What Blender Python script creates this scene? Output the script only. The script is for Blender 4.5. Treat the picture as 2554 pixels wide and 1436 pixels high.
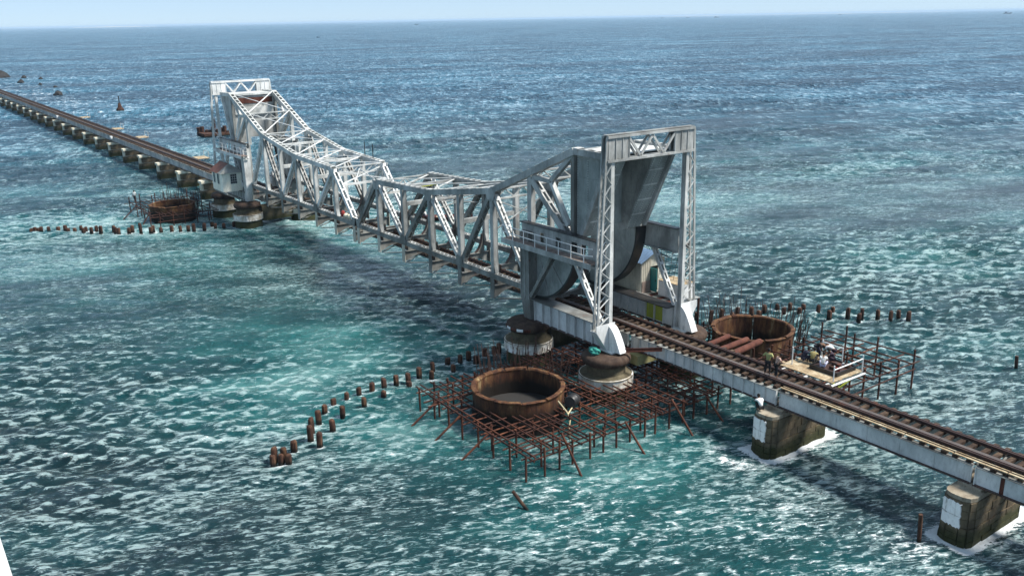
import bpy, math, random
import numpy as np
from mathutils import Vector, Matrix
random.seed(7)
rng = np.random.default_rng(11)
SC = bpy.context.scene
COL = SC.collection
for o in list(bpy.data.objects):
    bpy.data.objects.remove(o, do_unlink=True)

# ------------------------------------------------------------------ camera, sky, sun, exposure
CAM = Vector((85.218, -44.152, 26.116))
F_PX, YAW, PITCH, ROLL = 2234.8, 0.62199, 0.29185, -0.01844
fw = Vector((-math.cos(YAW) * math.cos(PITCH), math.sin(YAW) * math.cos(PITCH), -math.sin(PITCH)))
rt = fw.cross(Vector((0, 0, 1))).normalized()
up = rt.cross(fw)
r2 = rt * math.cos(ROLL) + up * math.sin(ROLL)
u2 = up * math.cos(ROLL) - rt * math.sin(ROLL)
cam = bpy.data.cameras.new('camera')
cam.sensor_width = 36.0
cam.lens = F_PX / 2554 * 36.0
cam.clip_start = 0.1
cam.clip_end = 120000
cam_o = bpy.data.objects.new('camera', cam)
COL.objects.link(cam_o)
cam_o.matrix_world = Matrix(((r2.x, u2.x, -fw.x, CAM.x), (r2.y, u2.y, -fw.y, CAM.y), (r2.z, u2.z, -fw.z, CAM.z), (0, 0, 0, 1)))
SC.camera = cam_o

SUN_EL = math.radians(55)
SUN_AZ = math.atan2(0.74, 0.67)          # direction towards the sun in plan (x, y)
world = bpy.data.worlds.new('World')
SC.world = world
world.use_nodes = True
wn = world.node_tree
bg = wn.nodes['Background']
sky = wn.nodes.new('ShaderNodeTexSky')
sky.sky_type = 'NISHITA'
sky.sun_disc = False
sky.sun_elevation = SUN_EL
sky.sun_rotation = math.pi / 2 - SUN_AZ
sky.air_density = 0.45
sky.dust_density = 0.1
sky.ozone_density = 1.0
veil = wn.nodes.new('ShaderNodeMix')                   # high thin overcast lying over the clear sky
veil.data_type = 'RGBA'
veil.inputs[0].default_value = 0.62
veil.inputs[7].default_value = (3.55, 4.95, 6.5, 1)
wn.links.new(sky.outputs[0], veil.inputs[6])
wn.links.new(veil.outputs[2], bg.inputs[0])
bg.inputs[1].default_value = 0.080

sun = bpy.data.lights.new('sun', 'SUN')
sun.energy = 4.4
sun.angle = math.radians(12)
sun.color = (1.0, 0.96, 0.9)
sun_o = bpy.data.objects.new('sun', sun)
COL.objects.link(sun_o)
sd = Vector((math.cos(SUN_AZ) * math.cos(SUN_EL), math.sin(SUN_AZ) * math.cos(SUN_EL), math.sin(SUN_EL)))
sun_o.rotation_euler = sd.to_track_quat('Z', 'Y').to_euler()

SC.view_settings.view_transform = 'Standard'
SC.view_settings.look = 'None'
SC.view_settings.exposure = 0.85
SC.view_settings.gamma = 1.0
SC.render.engine = 'CYCLES'
SC.cycles.max_bounces = 6
SC.cycles.transparent_max_bounces = 4
SC.cycles.volume_bounces = 0

# ------------------------------------------------------------------ materials
class Mat:
    def __init__(self, name):
        self.m = bpy.data.materials.new(name)
        self.m.use_nodes = True
        self.t = self.m.node_tree
        self.b = self.t.nodes['Principled BSDF']
        self._co = None
    def n(self, kind, **kw):
        nd = self.t.nodes.new(kind)
        for k, v in kw.items():
            if hasattr(nd, k):
                setattr(nd, k, v)
            else:
                nd.inputs[k].default_value = v
        return nd
    def l(self, a, b):
        self.t.links.new(a, b)
    def co(self):
        if self._co is None:
            g = self.n('ShaderNodeNewGeometry')
            self._co = g.outputs['Position']
        return self._co
    def noise(self, scale, detail=4, rough=0.6, stretch=None, off=(0, 0, 0)):
        nz = self.n('ShaderNodeTexNoise')
        nz.inputs['Scale'].default_value = scale
        nz.inputs['Detail'].default_value = detail
        nz.inputs['Roughness'].default_value = rough
        mp = self.n('ShaderNodeMapping')
        mp.inputs['Scale'].default_value = stretch or (1, 1, 1)
        mp.inputs['Location'].default_value = off
        self.l(self.co(), mp.inputs[0])
        self.l(mp.outputs[0], nz.inputs[0])
        return nz.outputs['Fac']
    def ramp(self, fac, stops):
        r = self.n('ShaderNodeValToRGB')
        e = r.color_ramp.elements
        while len(e) > 1:
            e.remove(e[-1])
        e[0].position, e[0].color = stops[0][0], (*stops[0][1], 1)
        for p, c in stops[1:]:
            k = e.new(p)
            k.color = (*c, 1)
        self.l(fac, r.inputs[0])
        return r.outputs[0]
    def step(self, fac, a, b):
        mr = self.n('ShaderNodeMapRange')
        mr.interpolation_type = 'SMOOTHSTEP'
        mr.inputs[1].default_value = a
        mr.inputs[2].default_value = b
        self.l(fac, mr.inputs[0])
        return mr.outputs[0]
    def math(self, op, a, b=None, c=None):
        nd = self.n('ShaderNodeMath', operation=op)
        for i, x in enumerate((a, b, c)):
            if x is None:
                continue
            if isinstance(x, (int, float)):
                nd.inputs[i].default_value = x
            else:
                self.l(x, nd.inputs[i])
        return nd.outputs[0]
    def mix(self, fac, a, b):
        nd = self.n('ShaderNodeMix', data_type='RGBA')
        if isinstance(fac, (int, float)):
            nd.inputs[0].default_value = fac
        else:
            self.l(fac, nd.inputs[0])
        for i, x in ((6, a), (7, b)):
            if isinstance(x, tuple):
                nd.inputs[i].default_value = (*x, 1)
            else:
                self.l(x, nd.inputs[i])
        return nd.outputs[2]
    def color(self, c):
        if isinstance(c, tuple):
            self.b.inputs['Base Color'].default_value = (*c, 1)
        else:
            self.l(c, self.b.inputs['Base Color'])
    def bump(self, h, strength=0.3, dist=0.02):
        bp = self.n('ShaderNodeBump')
        bp.inputs['Strength'].default_value = strength
        bp.inputs['Distance'].default_value = dist
        self.l(h, bp.inputs['Height'])
        self.l(bp.outputs[0], self.b.inputs['Normal'])
    def set(self, rough=0.6, metal=0.0, spec=0.4):
        self.b.inputs['Roughness'].default_value = rough
        self.b.inputs['Metallic'].default_value = metal
        self.b.inputs['Specular IOR Level'].default_value = spec
        return self

RUST = (0.105, 0.036, 0.017)
def steel(name, light, dark, rust=0.5, rough=0.5, rustcol=RUST):
    """weathered paint on steel; rust is 0..1, how much of it has bled through"""
    M = Mat(name)
    base = M.mix(M.step(M.noise(0.55, 5, 0.65, (1, 1, 0.5)), 0.33, 0.68), dark, light)
    streak = M.step(M.noise(1.7, 5, 0.7, (1, 1, 0.13), (3, 1, 7)), 0.52, 0.78)
    base = M.mix(M.math('MULTIPLY', streak, 0.65), base, tuple(0.45 * x + 0.5 * r for x, r in zip(dark, (0.11, 0.08, 0.055))))
    rs = M.step(M.noise(1.1, 8, 0.75, (1, 1, 0.45), (9, 4, 2)), 0.72 - 0.24 * rust, 0.82 - 0.2 * rust)
    rc = M.mix(M.noise(6, 3), rustcol, tuple(min(1, 2.0 * x) for x in rustcol))
    fine = M.step(M.noise(5.5, 6, 0.75, (1, 1, 0.4), (1, 8, 3)), 0.46, 0.72)
    base = M.mix(M.math('MULTIPLY', fine, 0.38), base, tuple(0.4 * x for x in dark))
    M.color(M.mix(M.math('MULTIPLY', rs, 0.85), base, rc))
    M.bump(M.noise(9, 5, 0.7), 0.25, 0.02)
    return M.set(rough, 0.0, 0.45).m

MT = {}
MT['grey'] = steel('aluminium_paint', (0.46, 0.465, 0.445), (0.19, 0.195, 0.185), 0.45)
MT['plate'] = steel('dull_plate_paint', (0.36, 0.385, 0.365), (0.20, 0.22, 0.21), 0.25, 0.55)
MT['girder'] = steel('girder_paint', (0.68, 0.69, 0.67), (0.44, 0.455, 0.445), 0.3)
MT['pale'] = steel('pale_paint', (0.72, 0.72, 0.69), (0.36, 0.37, 0.35), 0.38)
MT['white'] = steel('white_paint', (0.84, 0.84, 0.82), (0.56, 0.57, 0.55), 0.25)
MT['oldgrey'] = steel('stained_grey_paint', (0.27, 0.275, 0.255), (0.115, 0.112, 0.10), 0.66)
MT['black'] = steel('greased_steel', (0.022, 0.022, 0.023), (0.012, 0.012, 0.012), 0.25, 0.45)
MT['rail'] = steel('rail_steel', (0.065, 0.034, 0.026), (0.036, 0.019, 0.015), 0.75, 0.5)
MT['yellow'] = steel('yellow_green_paint', (0.42, 0.45, 0.06), (0.30, 0.33, 0.04), 0.35)
MT['teal'] = steel('teal_paint', (0.03, 0.24, 0.23), (0.02, 0.15, 0.15), 0.15)
MT['blueroof'] = steel('blue_roof_sheet', (0.14, 0.23, 0.36), (0.09, 0.15, 0.24), 0.3)
MT['cream'] = steel('cream_board', (0.88, 0.85, 0.74), (0.74, 0.70, 0.58), 0.12, 0.7)
MT['beige'] = steel('beige_sheet', (0.60, 0.57, 0.47), (0.42, 0.39, 0.31), 0.25, 0.7)
MT['redroof'] = steel('red_roof_sheet', (0.28, 0.12, 0.085), (0.17, 0.07, 0.05), 0.5, 0.7)
MT['greyroof'] = steel('grey_roof_sheet', (0.30, 0.31, 0.29), (0.2, 0.2, 0.18), 0.45, 0.7)

def rusty(name, a, b, c, scale=2.0):
    M = Mat(name)
    n1 = M.noise(scale, 8, 0.72, (1, 1, 0.35))
    n2 = M.noise(scale * 4, 5, 0.7, (1, 1, 0.2), (5, 2, 8))
    col = M.ramp(n1, [(0.3, a), (0.5, b), (0.72, c)])
    col = M.mix(M.math('MULTIPLY', M.step(n2, 0.5, 0.72), 0.6), col, tuple(0.35 * x for x in a))
    M.color(col)
    M.bump(n2, 0.5, 0.03)
    return M.set(0.85, 0, 0.25).m
def rust_shell():
    M = Mat('rusty_shell')
    n1 = M.noise(1.3, 8, 0.75, (1, 1, 0.3))
    n2 = M.noise(4.5, 6, 0.72, (1, 1, 0.16), (5, 2, 8))
    col = M.ramp(n1, [(0.28, (0.018, 0.008, 0.005)), (0.44, (0.062, 0.024, 0.012)), (0.57, (0.125, 0.060, 0.025)), (0.70, (0.30, 0.225, 0.115))])
    col = M.mix(M.math('MULTIPLY', M.step(n2, 0.47, 0.68), 0.8), col, (0.018, 0.010, 0.008))
    sp = M.n('ShaderNodeSeparateXYZ')
    M.l(M.co(), sp.inputs[0])
    zz = M.math('ADD', sp.outputs[2], M.math('MULTIPLY', M.noise(1.5, 4), 1.0))
    wet = M.math('SUBTRACT', 1.0, M.step(zz, 1.7, 2.5))
    M.color(M.mix(wet, col, (0.010, 0.007, 0.005)))
    M.bump(n2, 0.6, 0.04)
    return M.set(0.85, 0, 0.25).m
MT['rust'] = rust_shell()
MT['pipe'] = rusty('rusty_pipe', (0.030, 0.012, 0.008), (0.075, 0.026, 0.015), (0.17, 0.062, 0.030), 0.8)
MT['darkpipe'] = rusty('dark_rusty_pipe', (0.022, 0.010, 0.008), (0.05, 0.02, 0.014), (0.09, 0.035, 0.022), 1.2)
MT['rebar'] = rusty('rebar', (0.022, 0.014, 0.012), (0.045, 0.024, 0.018), (0.08, 0.04, 0.028), 3)
def pile_wood():
    M = Mat('tarred_timber')
    n1, n2 = M.noise(2.4, 8, 0.72, (1, 1, 0.3)), M.noise(9, 5, 0.7, (1, 1, 0.2), (5, 2, 8))
    col = M.ramp(n1, [(0.3, (0.018, 0.009, 0.007)), (0.5, (0.055, 0.025, 0.016)), (0.7, (0.15, 0.080, 0.042))])
    col = M.mix(M.math('MULTIPLY', M.step(n2, 0.48, 0.7), 0.7), col, (0.008, 0.005, 0.004))
    sp = M.n('ShaderNodeSeparateXYZ')
    M.l(M.co(), sp.inputs[0])
    wet = M.math('SUBTRACT', 1.0, M.step(M.math('ADD', sp.outputs[2], M.math('MULTIPLY', n1, 0.3)), 0.25, 0.5))
    M.color(M.mix(wet, col, (0.006, 0.006, 0.004)))
    M.bump(n2, 0.6, 0.04)
    return M.set(0.85, 0, 0.25).m
MT['pile'] = pile_wood()
MT['redbeam'] = rusty('red_oxide_beam', (0.04, 0.014, 0.010), (0.088, 0.030, 0.020), (0.14, 0.055, 0.034), 1.5)
MT['rubber'] = rusty('fender_rubber', (0.020, 0.013, 0.010), (0.055, 0.034, 0.024), (0.10, 0.07, 0.05), 1.8)
MT['timber'] = rusty('sleeper_timber', (0.020, 0.013, 0.009), (0.045, 0.027, 0.018), (0.15, 0.105, 0.065), 1.6)
MT['gang'] = rusty('gangway_plate', (0.06, 0.05, 0.047), (0.09, 0.078, 0.074), (0.13, 0.115, 0.105), 1.2)
MT['plank'] = rusty('weathered_plank', (0.16, 0.10, 0.055), (0.34, 0.26, 0.16), (0.58, 0.52, 0.38), 1.3)
MT['walk'] = rusty('walkway_plank', (0.12, 0.085, 0.07), (0.21, 0.16, 0.135), (0.34, 0.29, 0.25), 1.3)

def concrete(name, a, b, weed):
    M = Mat(name)
    n1 = M.noise(1.3, 7, 0.7)
    col = M.mix(M.step(n1, 0.35, 0.68), a, b)
    st = M.step(M.noise(2.2, 6, 0.75, (1, 1, 0.25), (2, 6, 1)), 0.5, 0.72)
    col = M.mix(M.math('MULTIPLY', st, 0.7), col, (0.07, 0.045, 0.028))
    if weed:
        sp = M.n('ShaderNodeSeparateXYZ')
        M.l(M.co(), sp.inputs[0])
        zz = M.math('ADD', sp.outputs[2], M.math('MULTIPLY', M.noise(1.5, 4), 1.1))
        inv = M.math('SUBTRACT', 1.0, M.step(zz, weed + 0.1, weed + 0.8))
        col = M.mix(inv, col, M.mix(M.noise(5, 4), (0.010, 0.012, 0.006), (0.060, 0.062, 0.022)))
    M.color(col)
    M.bump(M.noise(5, 6, 0.7), 0.5, 0.05)
    return M.set(0.9, 0, 0.25).m
MT['stone'] = concrete('pier_stone', (0.085, 0.065, 0.042), (0.17, 0.135, 0.085), 0.9)
MT['cap'] = concrete('pier_cap_concrete', (0.20, 0.165, 0.12), (0.34, 0.30, 0.23), 0)
MT['whitewash'] = concrete('whitewash', (0.80, 0.78, 0.73), (0.90, 0.89, 0.86), 0)
MT['palecap'] = concrete('far_pier_concrete', (0.50, 0.46, 0.34), (0.70, 0.67, 0.56), 0)
MT['band'] = concrete('pier_band_paint', (0.40, 0.35, 0.27), (0.84, 0.82, 0.77), 0.7)
MT['weed'] = concrete('weedy_concrete', (0.06, 0.05, 0.03), (0.13, 0.11, 0.07), 1.2)
MT['yellowblock'] = concrete('ochre_block', (0.28, 0.25, 0.11), (0.40, 0.37, 0.18), 0)

def plain(name, c, rough=0.8, var=0.35):
    M = Mat(name)
    M.color(M.mix(M.noise(7, 4), tuple(x * (1 - var) for x in c), tuple(min(1, x * (1 + var)) for x in c)))
    return M.set(rough, 0, 0.3).m
for k, c in dict(skin=(0.16, 0.085, 0.05), hair=(0.008, 0.007, 0.007), olive=(0.30, 0.29, 0.12), charcoal=(0.018, 0.018, 0.02),
                 shirtwhite=(0.72, 0.71, 0.68), navy=(0.02, 0.022, 0.04), khaki=(0.26, 0.22, 0.09), plum=(0.035, 0.022, 0.035),
                 lilac=(0.40, 0.40, 0.52), black_cloth=(0.015, 0.014, 0.013), tealbag=(0.03, 0.22, 0.18), redpaint=(0.20, 0.025, 0.02),
                 rope=(0.42, 0.36, 0.22), figurewhite=(0.60, 0.55, 0.42), boatdark=(0.018, 0.02, 0.024), boatred=(0.075, 0.020, 0.018), darkrock=(0.022, 0.021, 0.020),
                 parapet=(0.72, 0.70, 0.68), road=(0.05, 0.05, 0.05), sand=(0.45, 0.40, 0.30), scrub=(0.06, 0.075, 0.045), pinkcheck=(0.42, 0.27, 0.21)).items():
    MT[k] = plain(k, c)
_m = Mat('checked_shirt')
_ck = _m.n('ShaderNodeTexChecker'); _ck.inputs['Scale'].default_value = 11
_m.l(_m.co(), _ck.inputs[0])
_m.color(_m.mix(_ck.outputs['Fac'], (0.56, 0.40, 0.32), (0.30, 0.16, 0.13)))
MT['check'] = _m.set(0.85).m
_m = Mat('dark_glass'); _m.color((0.015, 0.02, 0.028)); MT['glass'] = _m.set(0.12, 0, 0.5).m

# ------------------------------------------------------------------ mesh helpers
class MB:
    def __init__(self):
        self.v, self.f = [], []
    def add(self, vs, fs):
        o = len(self.v)
        self.v += [tuple(p) for p in vs]
        self.f += [tuple(i + o for i in q) for q in fs]
        return self
    BF = [(0, 3, 2, 1), (4, 5, 6, 7), (0, 1, 5, 4), (1, 2, 6, 5), (2, 3, 7, 6), (3, 0, 4, 7)]
    def box(self, x0, x1, y0, y1, z0, z1):
        return self.add([(x0, y0, z0), (x1, y0, z0), (x1, y1, z0), (x0, y1, z0), (x0, y0, z1), (x1, y0, z1), (x1, y1, z1), (x0, y1, z1)], self.BF)
    def beam(self, a, b, w, h, side=None):
        """box bar from a to b; w across (along 'side'), h the other way"""
        a, b = Vector(a), Vector(b)
        d = (b - a).normalized()
        s = Vector(side) if side else d.cross(Vector((0, 0, 1)))
        if s.length < 1e-4:
            s = Vector((1, 0, 0))
        s = (s - d * s.dot(d)).normalized()
        u = s.cross(d)
        s, u = s * w / 2, u * h / 2
        return self.add([a - s - u, a + s - u, a + s + u, a - s + u, b - s - u, b + s - u, b + s + u, b - s + u], self.BF)
    def prism(self, pts, y0, y1, ax='y'):
        n = len(pts)
        if ax == 'y':
            vs = [(p[0], y0, p[1]) for p in pts] + [(p[0], y1, p[1]) for p in pts]
        elif ax == 'x':
            vs = [(y0, p[0], p[1]) for p in pts] + [(y1, p[0], p[1]) for p in pts]
        else:
            vs = [(p[0], p[1], y0) for p in pts] + [(p[0], p[1], y1) for p in pts]
        return self.add(vs, [tuple(range(n - 1, -1, -1)), tuple(range(n, 2 * n))] + [(i, (i + 1) % n, n + (i + 1) % n, n + i) for i in range(n)])
    def tube(self, pts, r, n=8, r_end=None):
        pts = [Vector(p) for p in pts]
        rings = []
        for i, p in enumerate(pts):
            d = (pts[min(i + 1, len(pts) - 1)] - pts[max(i - 1, 0)]).normalized()
            s = d.cross(Vector((0, 0, 1)))
            if s.length < 1e-3:
                s = Vector((1, 0, 0))
            s.normalize()
            u = s.cross(d)
            rr = r if r_end is None else r + (r_end - r) * i / (len(pts) - 1)
            rings.append([p + (s * math.cos(2 * math.pi * k / n) + u * math.sin(2 * math.pi * k / n)) * rr for k in range(n)])
        vs = [q for g in rings for q in g]
        fs = [(i * n + k, i * n + (k + 1) % n, (i + 1) * n + (k + 1) % n, (i + 1) * n + k) for i in range(len(pts) - 1) for k in range(n)]
        fs += [tuple(range(n - 1, -1, -1)), tuple((len(pts) - 1) * n + k for k in range(n))]
        return self.add(vs, fs)
    def lathe(self, prof, cx, cy, n=40, jitter=0.0, a0=0.0, a1=2 * math.pi):
        full = abs(a1 - a0 - 2 * math.pi) < 1e-6
        m = n if full else n + 1
        vs, fs = [], []
        for k in range(m):
            a = a0 + (a1 - a0) * k / n
            j = 1 + jitter * (random.random() - 0.5)
            for r, z in prof:
                vs.append((cx + r * j * math.cos(a), cy + r * j * math.sin(a), z))
        L = len(prof)
        for k in range(n):
            k2 = (k + 1) % m
            for i in range(L - 1):
                fs.append((k * L + i, k2 * L + i, k2 * L + i + 1, k * L + i + 1))
        return self.add(vs, fs)
    def build(self, name, mat, parent=None, smooth=None):
        me = bpy.data.meshes.new(name)
        me.from_pydata(self.v, [], self.f)
        me.materials.append(MT[mat] if isinstance(mat, str) else mat)
        if smooth is not None:
            me.polygons.foreach_set('use_smooth', [True] * len(me.polygons))
            me.set_sharp_from_angle(angle=math.radians(smooth))
        o = bpy.data.objects.new(name, me)
        COL.objects.link(o)
        if parent is not None:
            o.parent = parent
        return o

def link_copy(o, loc=None, parent=None, rot=None, scale=None):
    c = o.copy()
    COL.objects.link(c)
    c.parent = parent
    if loc is not None:
        c.location = loc
    if rot is not None:
        c.rotation_euler = rot
    if scale is not None:
        c.scale = scale
    return c
def tag(o, label, cat, group=None, kind=None):
    o['label'] = label
    if cat:
        o['category'] = cat
    if group:
        o['group'] = group
    if kind:
        o['kind'] = kind
    return o
def thing(name, label, cat, group=None):
    o = bpy.data.objects.new(name, None)
    o.empty_display_size = 0.3
    COL.objects.link(o)
    return tag(o, label, cat, group)
def clip_poly(sub, clip):
    """convex clip, both counter-clockwise"""
    out = list(sub)
    for i in range(len(clip)):
        a, b = clip[i], clip[(i + 1) % len(clip)]
        inp, out = out, []
        if not inp:
            return []
        def side(p):
            return (b[0] - a[0]) * (p[1] - a[1]) - (b[1] - a[1]) * (p[0] - a[0])
        for j in range(len(inp)):
            p, q = inp[j], inp[(j + 1) % len(inp)]
            sp, sq = side(p), side(q)
            if sp >= 0:
                out.append(p)
            if (sp >= 0) != (sq >= 0):
                t = sp / (sp - sq)
                out.append((p[0] + t * (q[0] - p[0]), p[1] + t * (q[1] - p[1])))
    return out
def ordinal(i):
    w = ['first', 'second', 'third', 'fourth', 'fifth', 'sixth', 'seventh', 'eighth', 'ninth', 'tenth', 'eleventh', 'twelfth', 'thirteenth', 'fourteenth',
         'fifteenth', 'sixteenth', 'seventeenth', 'eighteenth', 'nineteenth', 'twentieth']
    if i < 20:
        return w[i]
    k = i + 1
    t = {2: 'twenty', 3: 'thirty'}[k // 10]
    return (t + '-' + w[k % 10 - 1]) if k % 10 else {2: 'twentieth', 3: 'thirtieth'}[k // 10]
# fender piles: x, y, height above the water
NEARP = [(35.56, -26.98, 1.01), (36.0, -27.21, 0.72), (35.88, -26.46, 0.97), (36.15, -26.79, 0.72), (36.45, -26.4, 0.69), (35.04, -25.44, 0.78), (33.53, -23.56, 1.29), (34.31, -24.02, 1.15), (35.4, -23.86, 1.02), (31.97, -22.39, 0.91), (30.89, -21.46, 0.68), (33.81, -22.22, 0.87), (30.37, -20.54, 0.72), (32.07, -20.66, 0.82), (29.92, -19.32, 0.7), (29.57, -18.12, 0.67), (31.57, -18.72, 0.73), (29.69, -17.16, 0.83), (29.45, -16.03, 0.8), (30.97, -16.87, 0.44), (29.4, -14.95, 0.77), (29.56, -14.02, 0.76), (30.58, -14.53, 0.54), (29.17, -12.84, 0.81), (28.99, -11.5, 0.82), (30.33, -12.45, 0.78), (28.46, -9.85, 0.62), (30.1, -10.36, 0.71), (28.89, -8.95, 0.79), (28.67, -8.0, 0.82), (29.71, -7.99, 0.72), (28.99, -6.67, 0.83), (29.27, -5.93, 0.87), (28.73, -5.08, 0.84), (28.9, -4.19, 0.82)]
LEFTP = [(-46.64, -28.03, 0.59), (-46.62, -27.62, 0.71), (-46.45, -27.19, 0.56), (-46.32, -26.88, 0.71), (-45.74, -26.05, 0.69), (-44.32, -25.13, 0.78), (-45.31, -24.16, 0.69), (-43.64, -24.1, 0.53), (-42.73, -23.41, 0.65), (-43.85, -22.43, 0.62), (-41.69, -22.55, 0.71), (-42.0, -22.17, 0.77), (-40.99, -21.73, 0.79), (-41.35, -21.02, 0.83), (-40.34, -20.73, 0.94), (-39.86, -19.25, 0.85), (-38.62, -19.3, 0.88), (-37.79, -19.07, 0.87), (-37.67, -17.8, 0.74), (-38.08, -17.31, 0.91), (-36.62, -16.57, 1.34), (-36.01, -15.47, 0.76), (-36.73, -14.95, 0.79), (-35.4, -14.37, 0.64), (-34.6, -13.2, 0.9), (-33.93, -12.26, 0.84), (-33.86, -11.27, 0.71), (-33.0, -10.79, 1.06), (-33.11, -9.38, 0.89), (-34.49, -7.89, 0.6), (-33.16, -7.89, 0.63), (-32.4, -7.0, 0.65), (-32.01, -5.75, 0.78)]
RIGHTP = [(32.95, 13.6, 0.69), (34.4, 13.9, 1.18), (34.18, 15.55, 0.92), (34.86, 16.19, 0.6), (34.5, 17.27, 0.79), (35.38, 18.14, 0.88), (35.97, 18.43, 0.64), (35.4, 19.94, 0.7), (35.84, 21.16, 0.66), (36.95, 20.74, 0.7), (36.49, 22.2, 0.71), (37.89, 21.68, 0.69), (37.17, 23.26, 0.38), (38.76, 23.2, 0.88), (40.26, 22.78, 0.84), (39.51, 24.35, 0.65), (41.0, 24.44, 0.91), (42.2, 24.33, 0.74), (41.59, 25.72, 0.71), (42.7, 26.41, 0.76), (43.82, 26.63, 0.9), (44.03, 27.54, 0.82), (44.91, 27.57, 0.95)]
PILE_XY = [(p[0], p[1]) for p in NEARP + LEFTP + RIGHTP]
# ------------------------------------------------------------------ the sea
def sea():
    cx, cy = CAM.x, CAM.y
    # rings round the foot of the road bridge, finer where the strait is near, coarser towards the horizon
    r = [6.0]
    while r[-1] < 800:
        r.append(r[-1] * 1.0032 if r[-1] > 30 else r[-1] * 1.06)
    while r[-1] < 37000:
        r.append(r[-1] * 1.028)
    r = np.array(r)
    mid = math.atan2(fw.y, fw.x)
    fine = np.arange(mid - 0.66, mid + 0.66, 0.0023)
    coarse = np.linspace(mid + 0.66, mid - 0.66 + 2 * math.pi, 90)[:-1]
    th = np.concatenate([fine, coarse])
    dth = np.concatenate([np.full(len(fine), 0.0023), np.full(len(coarse), 0.052)])
    R, T = np.meshgrid(r, th, indexing='ij')
    X = (cx + R * np.cos(T)).astype(np.float64)
    Y = (cy + R * np.sin(T)).astype(np.float64)
    dr = np.gradient(r)
    cell = np.maximum(dr[:, None], 0.75 * R * dth[None, :])
    wind = mid + math.radians(12)
    g = np.random.default_rng(5)
    N = 110
    lam = np.exp(np.linspace(math.log(0.38), math.log(9.0), N)) * g.uniform(0.95, 1.05, N)
    ang = wind + g.normal(0, 1, N) * np.interp(np.log(lam), [math.log(0.4), math.log(9)], [0.75, 0.38])
    ph = g.uniform(0, 2 * math.pi, N)
    slope = 0.043 * np.where(lam < 1.3, 1.0, (1.3 / lam) ** 0.62)
    # gusts: broad rougher and calmer patches
    gust = np.zeros_like(X)
    for k in range(9):
        a = wind + g.normal(0, 0.5)
        L = g.uniform(28, 120)
        gust += np.sin((X * math.cos(a) + Y * math.sin(a)) * 2 * math.pi / L + g.uniform(0, 6.28))
    gust = 1.0 + 0.22 * gust
    gust = np.clip(gust, 0.35, 1.8)
    for (qx, qy, qa, qb, qr, qs) in CALM:
        ca, sa = math.cos(qr), math.sin(qr)
        u = ((X - qx) * ca + (Y - qy) * sa) / qa; v = (-(X - qx) * sa + (Y - qy) * ca) / qb
        gust = gust * (1 - qs * np.exp(-0.5 * (u * u + v * v)))
    Z = np.zeros_like(X); DX = np.zeros_like(X); DY = np.zeros_like(X); CR = np.zeros_like(X)
    for i in range(N):
        k = 2 * math.pi / lam[i]
        c, s = math.cos(ang[i]), math.sin(ang[i])
        fade = np.clip((lam[i] / cell - 2.2) / 2.5, 0, 1)
        rows = np.where(fade.max(axis=1) > 0)[0]
        if len(rows) == 0:
            continue
        e = rows.max() + 1
        b = rows.min()
        P = k * (X[b:e] * c + Y[b:e] * s) + ph[i] + 0.9 * np.sin(0.045 * (X[b:e] * s - Y[b:e] * c) + ph[i])
        A = slope[i] / k * fade[b:e] * gust[b:e]
        sn, cs = np.sin(P), np.cos(P)
        Z[b:e] += A * sn
        DX[b:e] += 0.85 * A * c * cs
        DY[b:e] += 0.85 * A * s * cs
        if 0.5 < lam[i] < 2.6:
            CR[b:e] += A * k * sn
    # disturbed water round and behind the things standing in the strait
    def blob(x, y, rx, ry, a, amp):
        ca, sa = math.cos(a), math.sin(a)
        u = ((X - x) * ca + (Y - y) * sa) / rx
        v = (-(X - x) * sa + (Y - y) * ca) / ry
        return amp * np.exp(-0.5 * (u * u + v * v))
    TB = np.zeros_like(X)
    for px_ in (53.34, 65.54):            # foam collar round the two near stone piers
        dx = np.maximum(np.abs(X - px_) - 0.85, 0); dy = np.maximum(np.abs(Y - 0.25) - 3.0, 0)
        TB = np.maximum(TB, 2.2 * np.exp(-(np.hypot(dx, dy) / 0.55) ** 2))
    for b in TURB:
        TB = np.maximum(TB, blob(*b))
    for px_, py_ in PILE_XY:
        m = (np.abs(X - px_) < 1.2) & (np.abs(Y - py_) < 1.2)
        TB[m] = np.maximum(TB[m], 0.9 * np.exp(-((np.hypot(X[m] - px_, Y[m] - py_) - 0.2) / 0.28) ** 2))
    ML = np.zeros_like(X)
    for b in MILK:
        ML += blob(*b)
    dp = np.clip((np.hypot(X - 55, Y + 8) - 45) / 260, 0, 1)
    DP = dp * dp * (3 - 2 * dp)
    verts = np.stack([X + DX, Y + DY, Z], -1).reshape(-1, 3)
    nr, nt = X.shape
    i0 = np.arange(nr - 1)[:, None] * nt
    j = np.arange(nt)[None, :]
    j2 = (j + 1) % nt
    quads = np.stack([i0 + j, i0 + nt + j, i0 + nt + j2, i0 + j2], -1).reshape(-1, 4)
    ctr = len(verts)
    verts = np.vstack([verts, [[cx, cy, 0]]])
    me = bpy.data.meshes.new('sea')
    nq = len(quads)
    tri = np.stack([np.full(nt, ctr), np.arange(nt), (np.arange(nt) + 1) % nt], -1)
    me.vertices.add(len(verts))
    me.vertices.foreach_set('co', verts.astype(np.float32).ravel())
    me.loops.add(nq * 4 + nt * 3)
    me.loops.foreach_set('vertex_index', np.concatenate([quads.ravel(), tri.ravel()]).astype(np.int32))
    me.polygons.add(nq + nt)
    st = np.concatenate([np.arange(nq) * 4, nq * 4 + np.arange(nt) * 3]).astype(np.int32)
    me.polygons.foreach_set('loop_start', st)
    me.update(calc_edges=True)
    me.validate()
    me.polygons.foreach_set('use_smooth', np.ones(nq + nt, dtype=bool))
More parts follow.
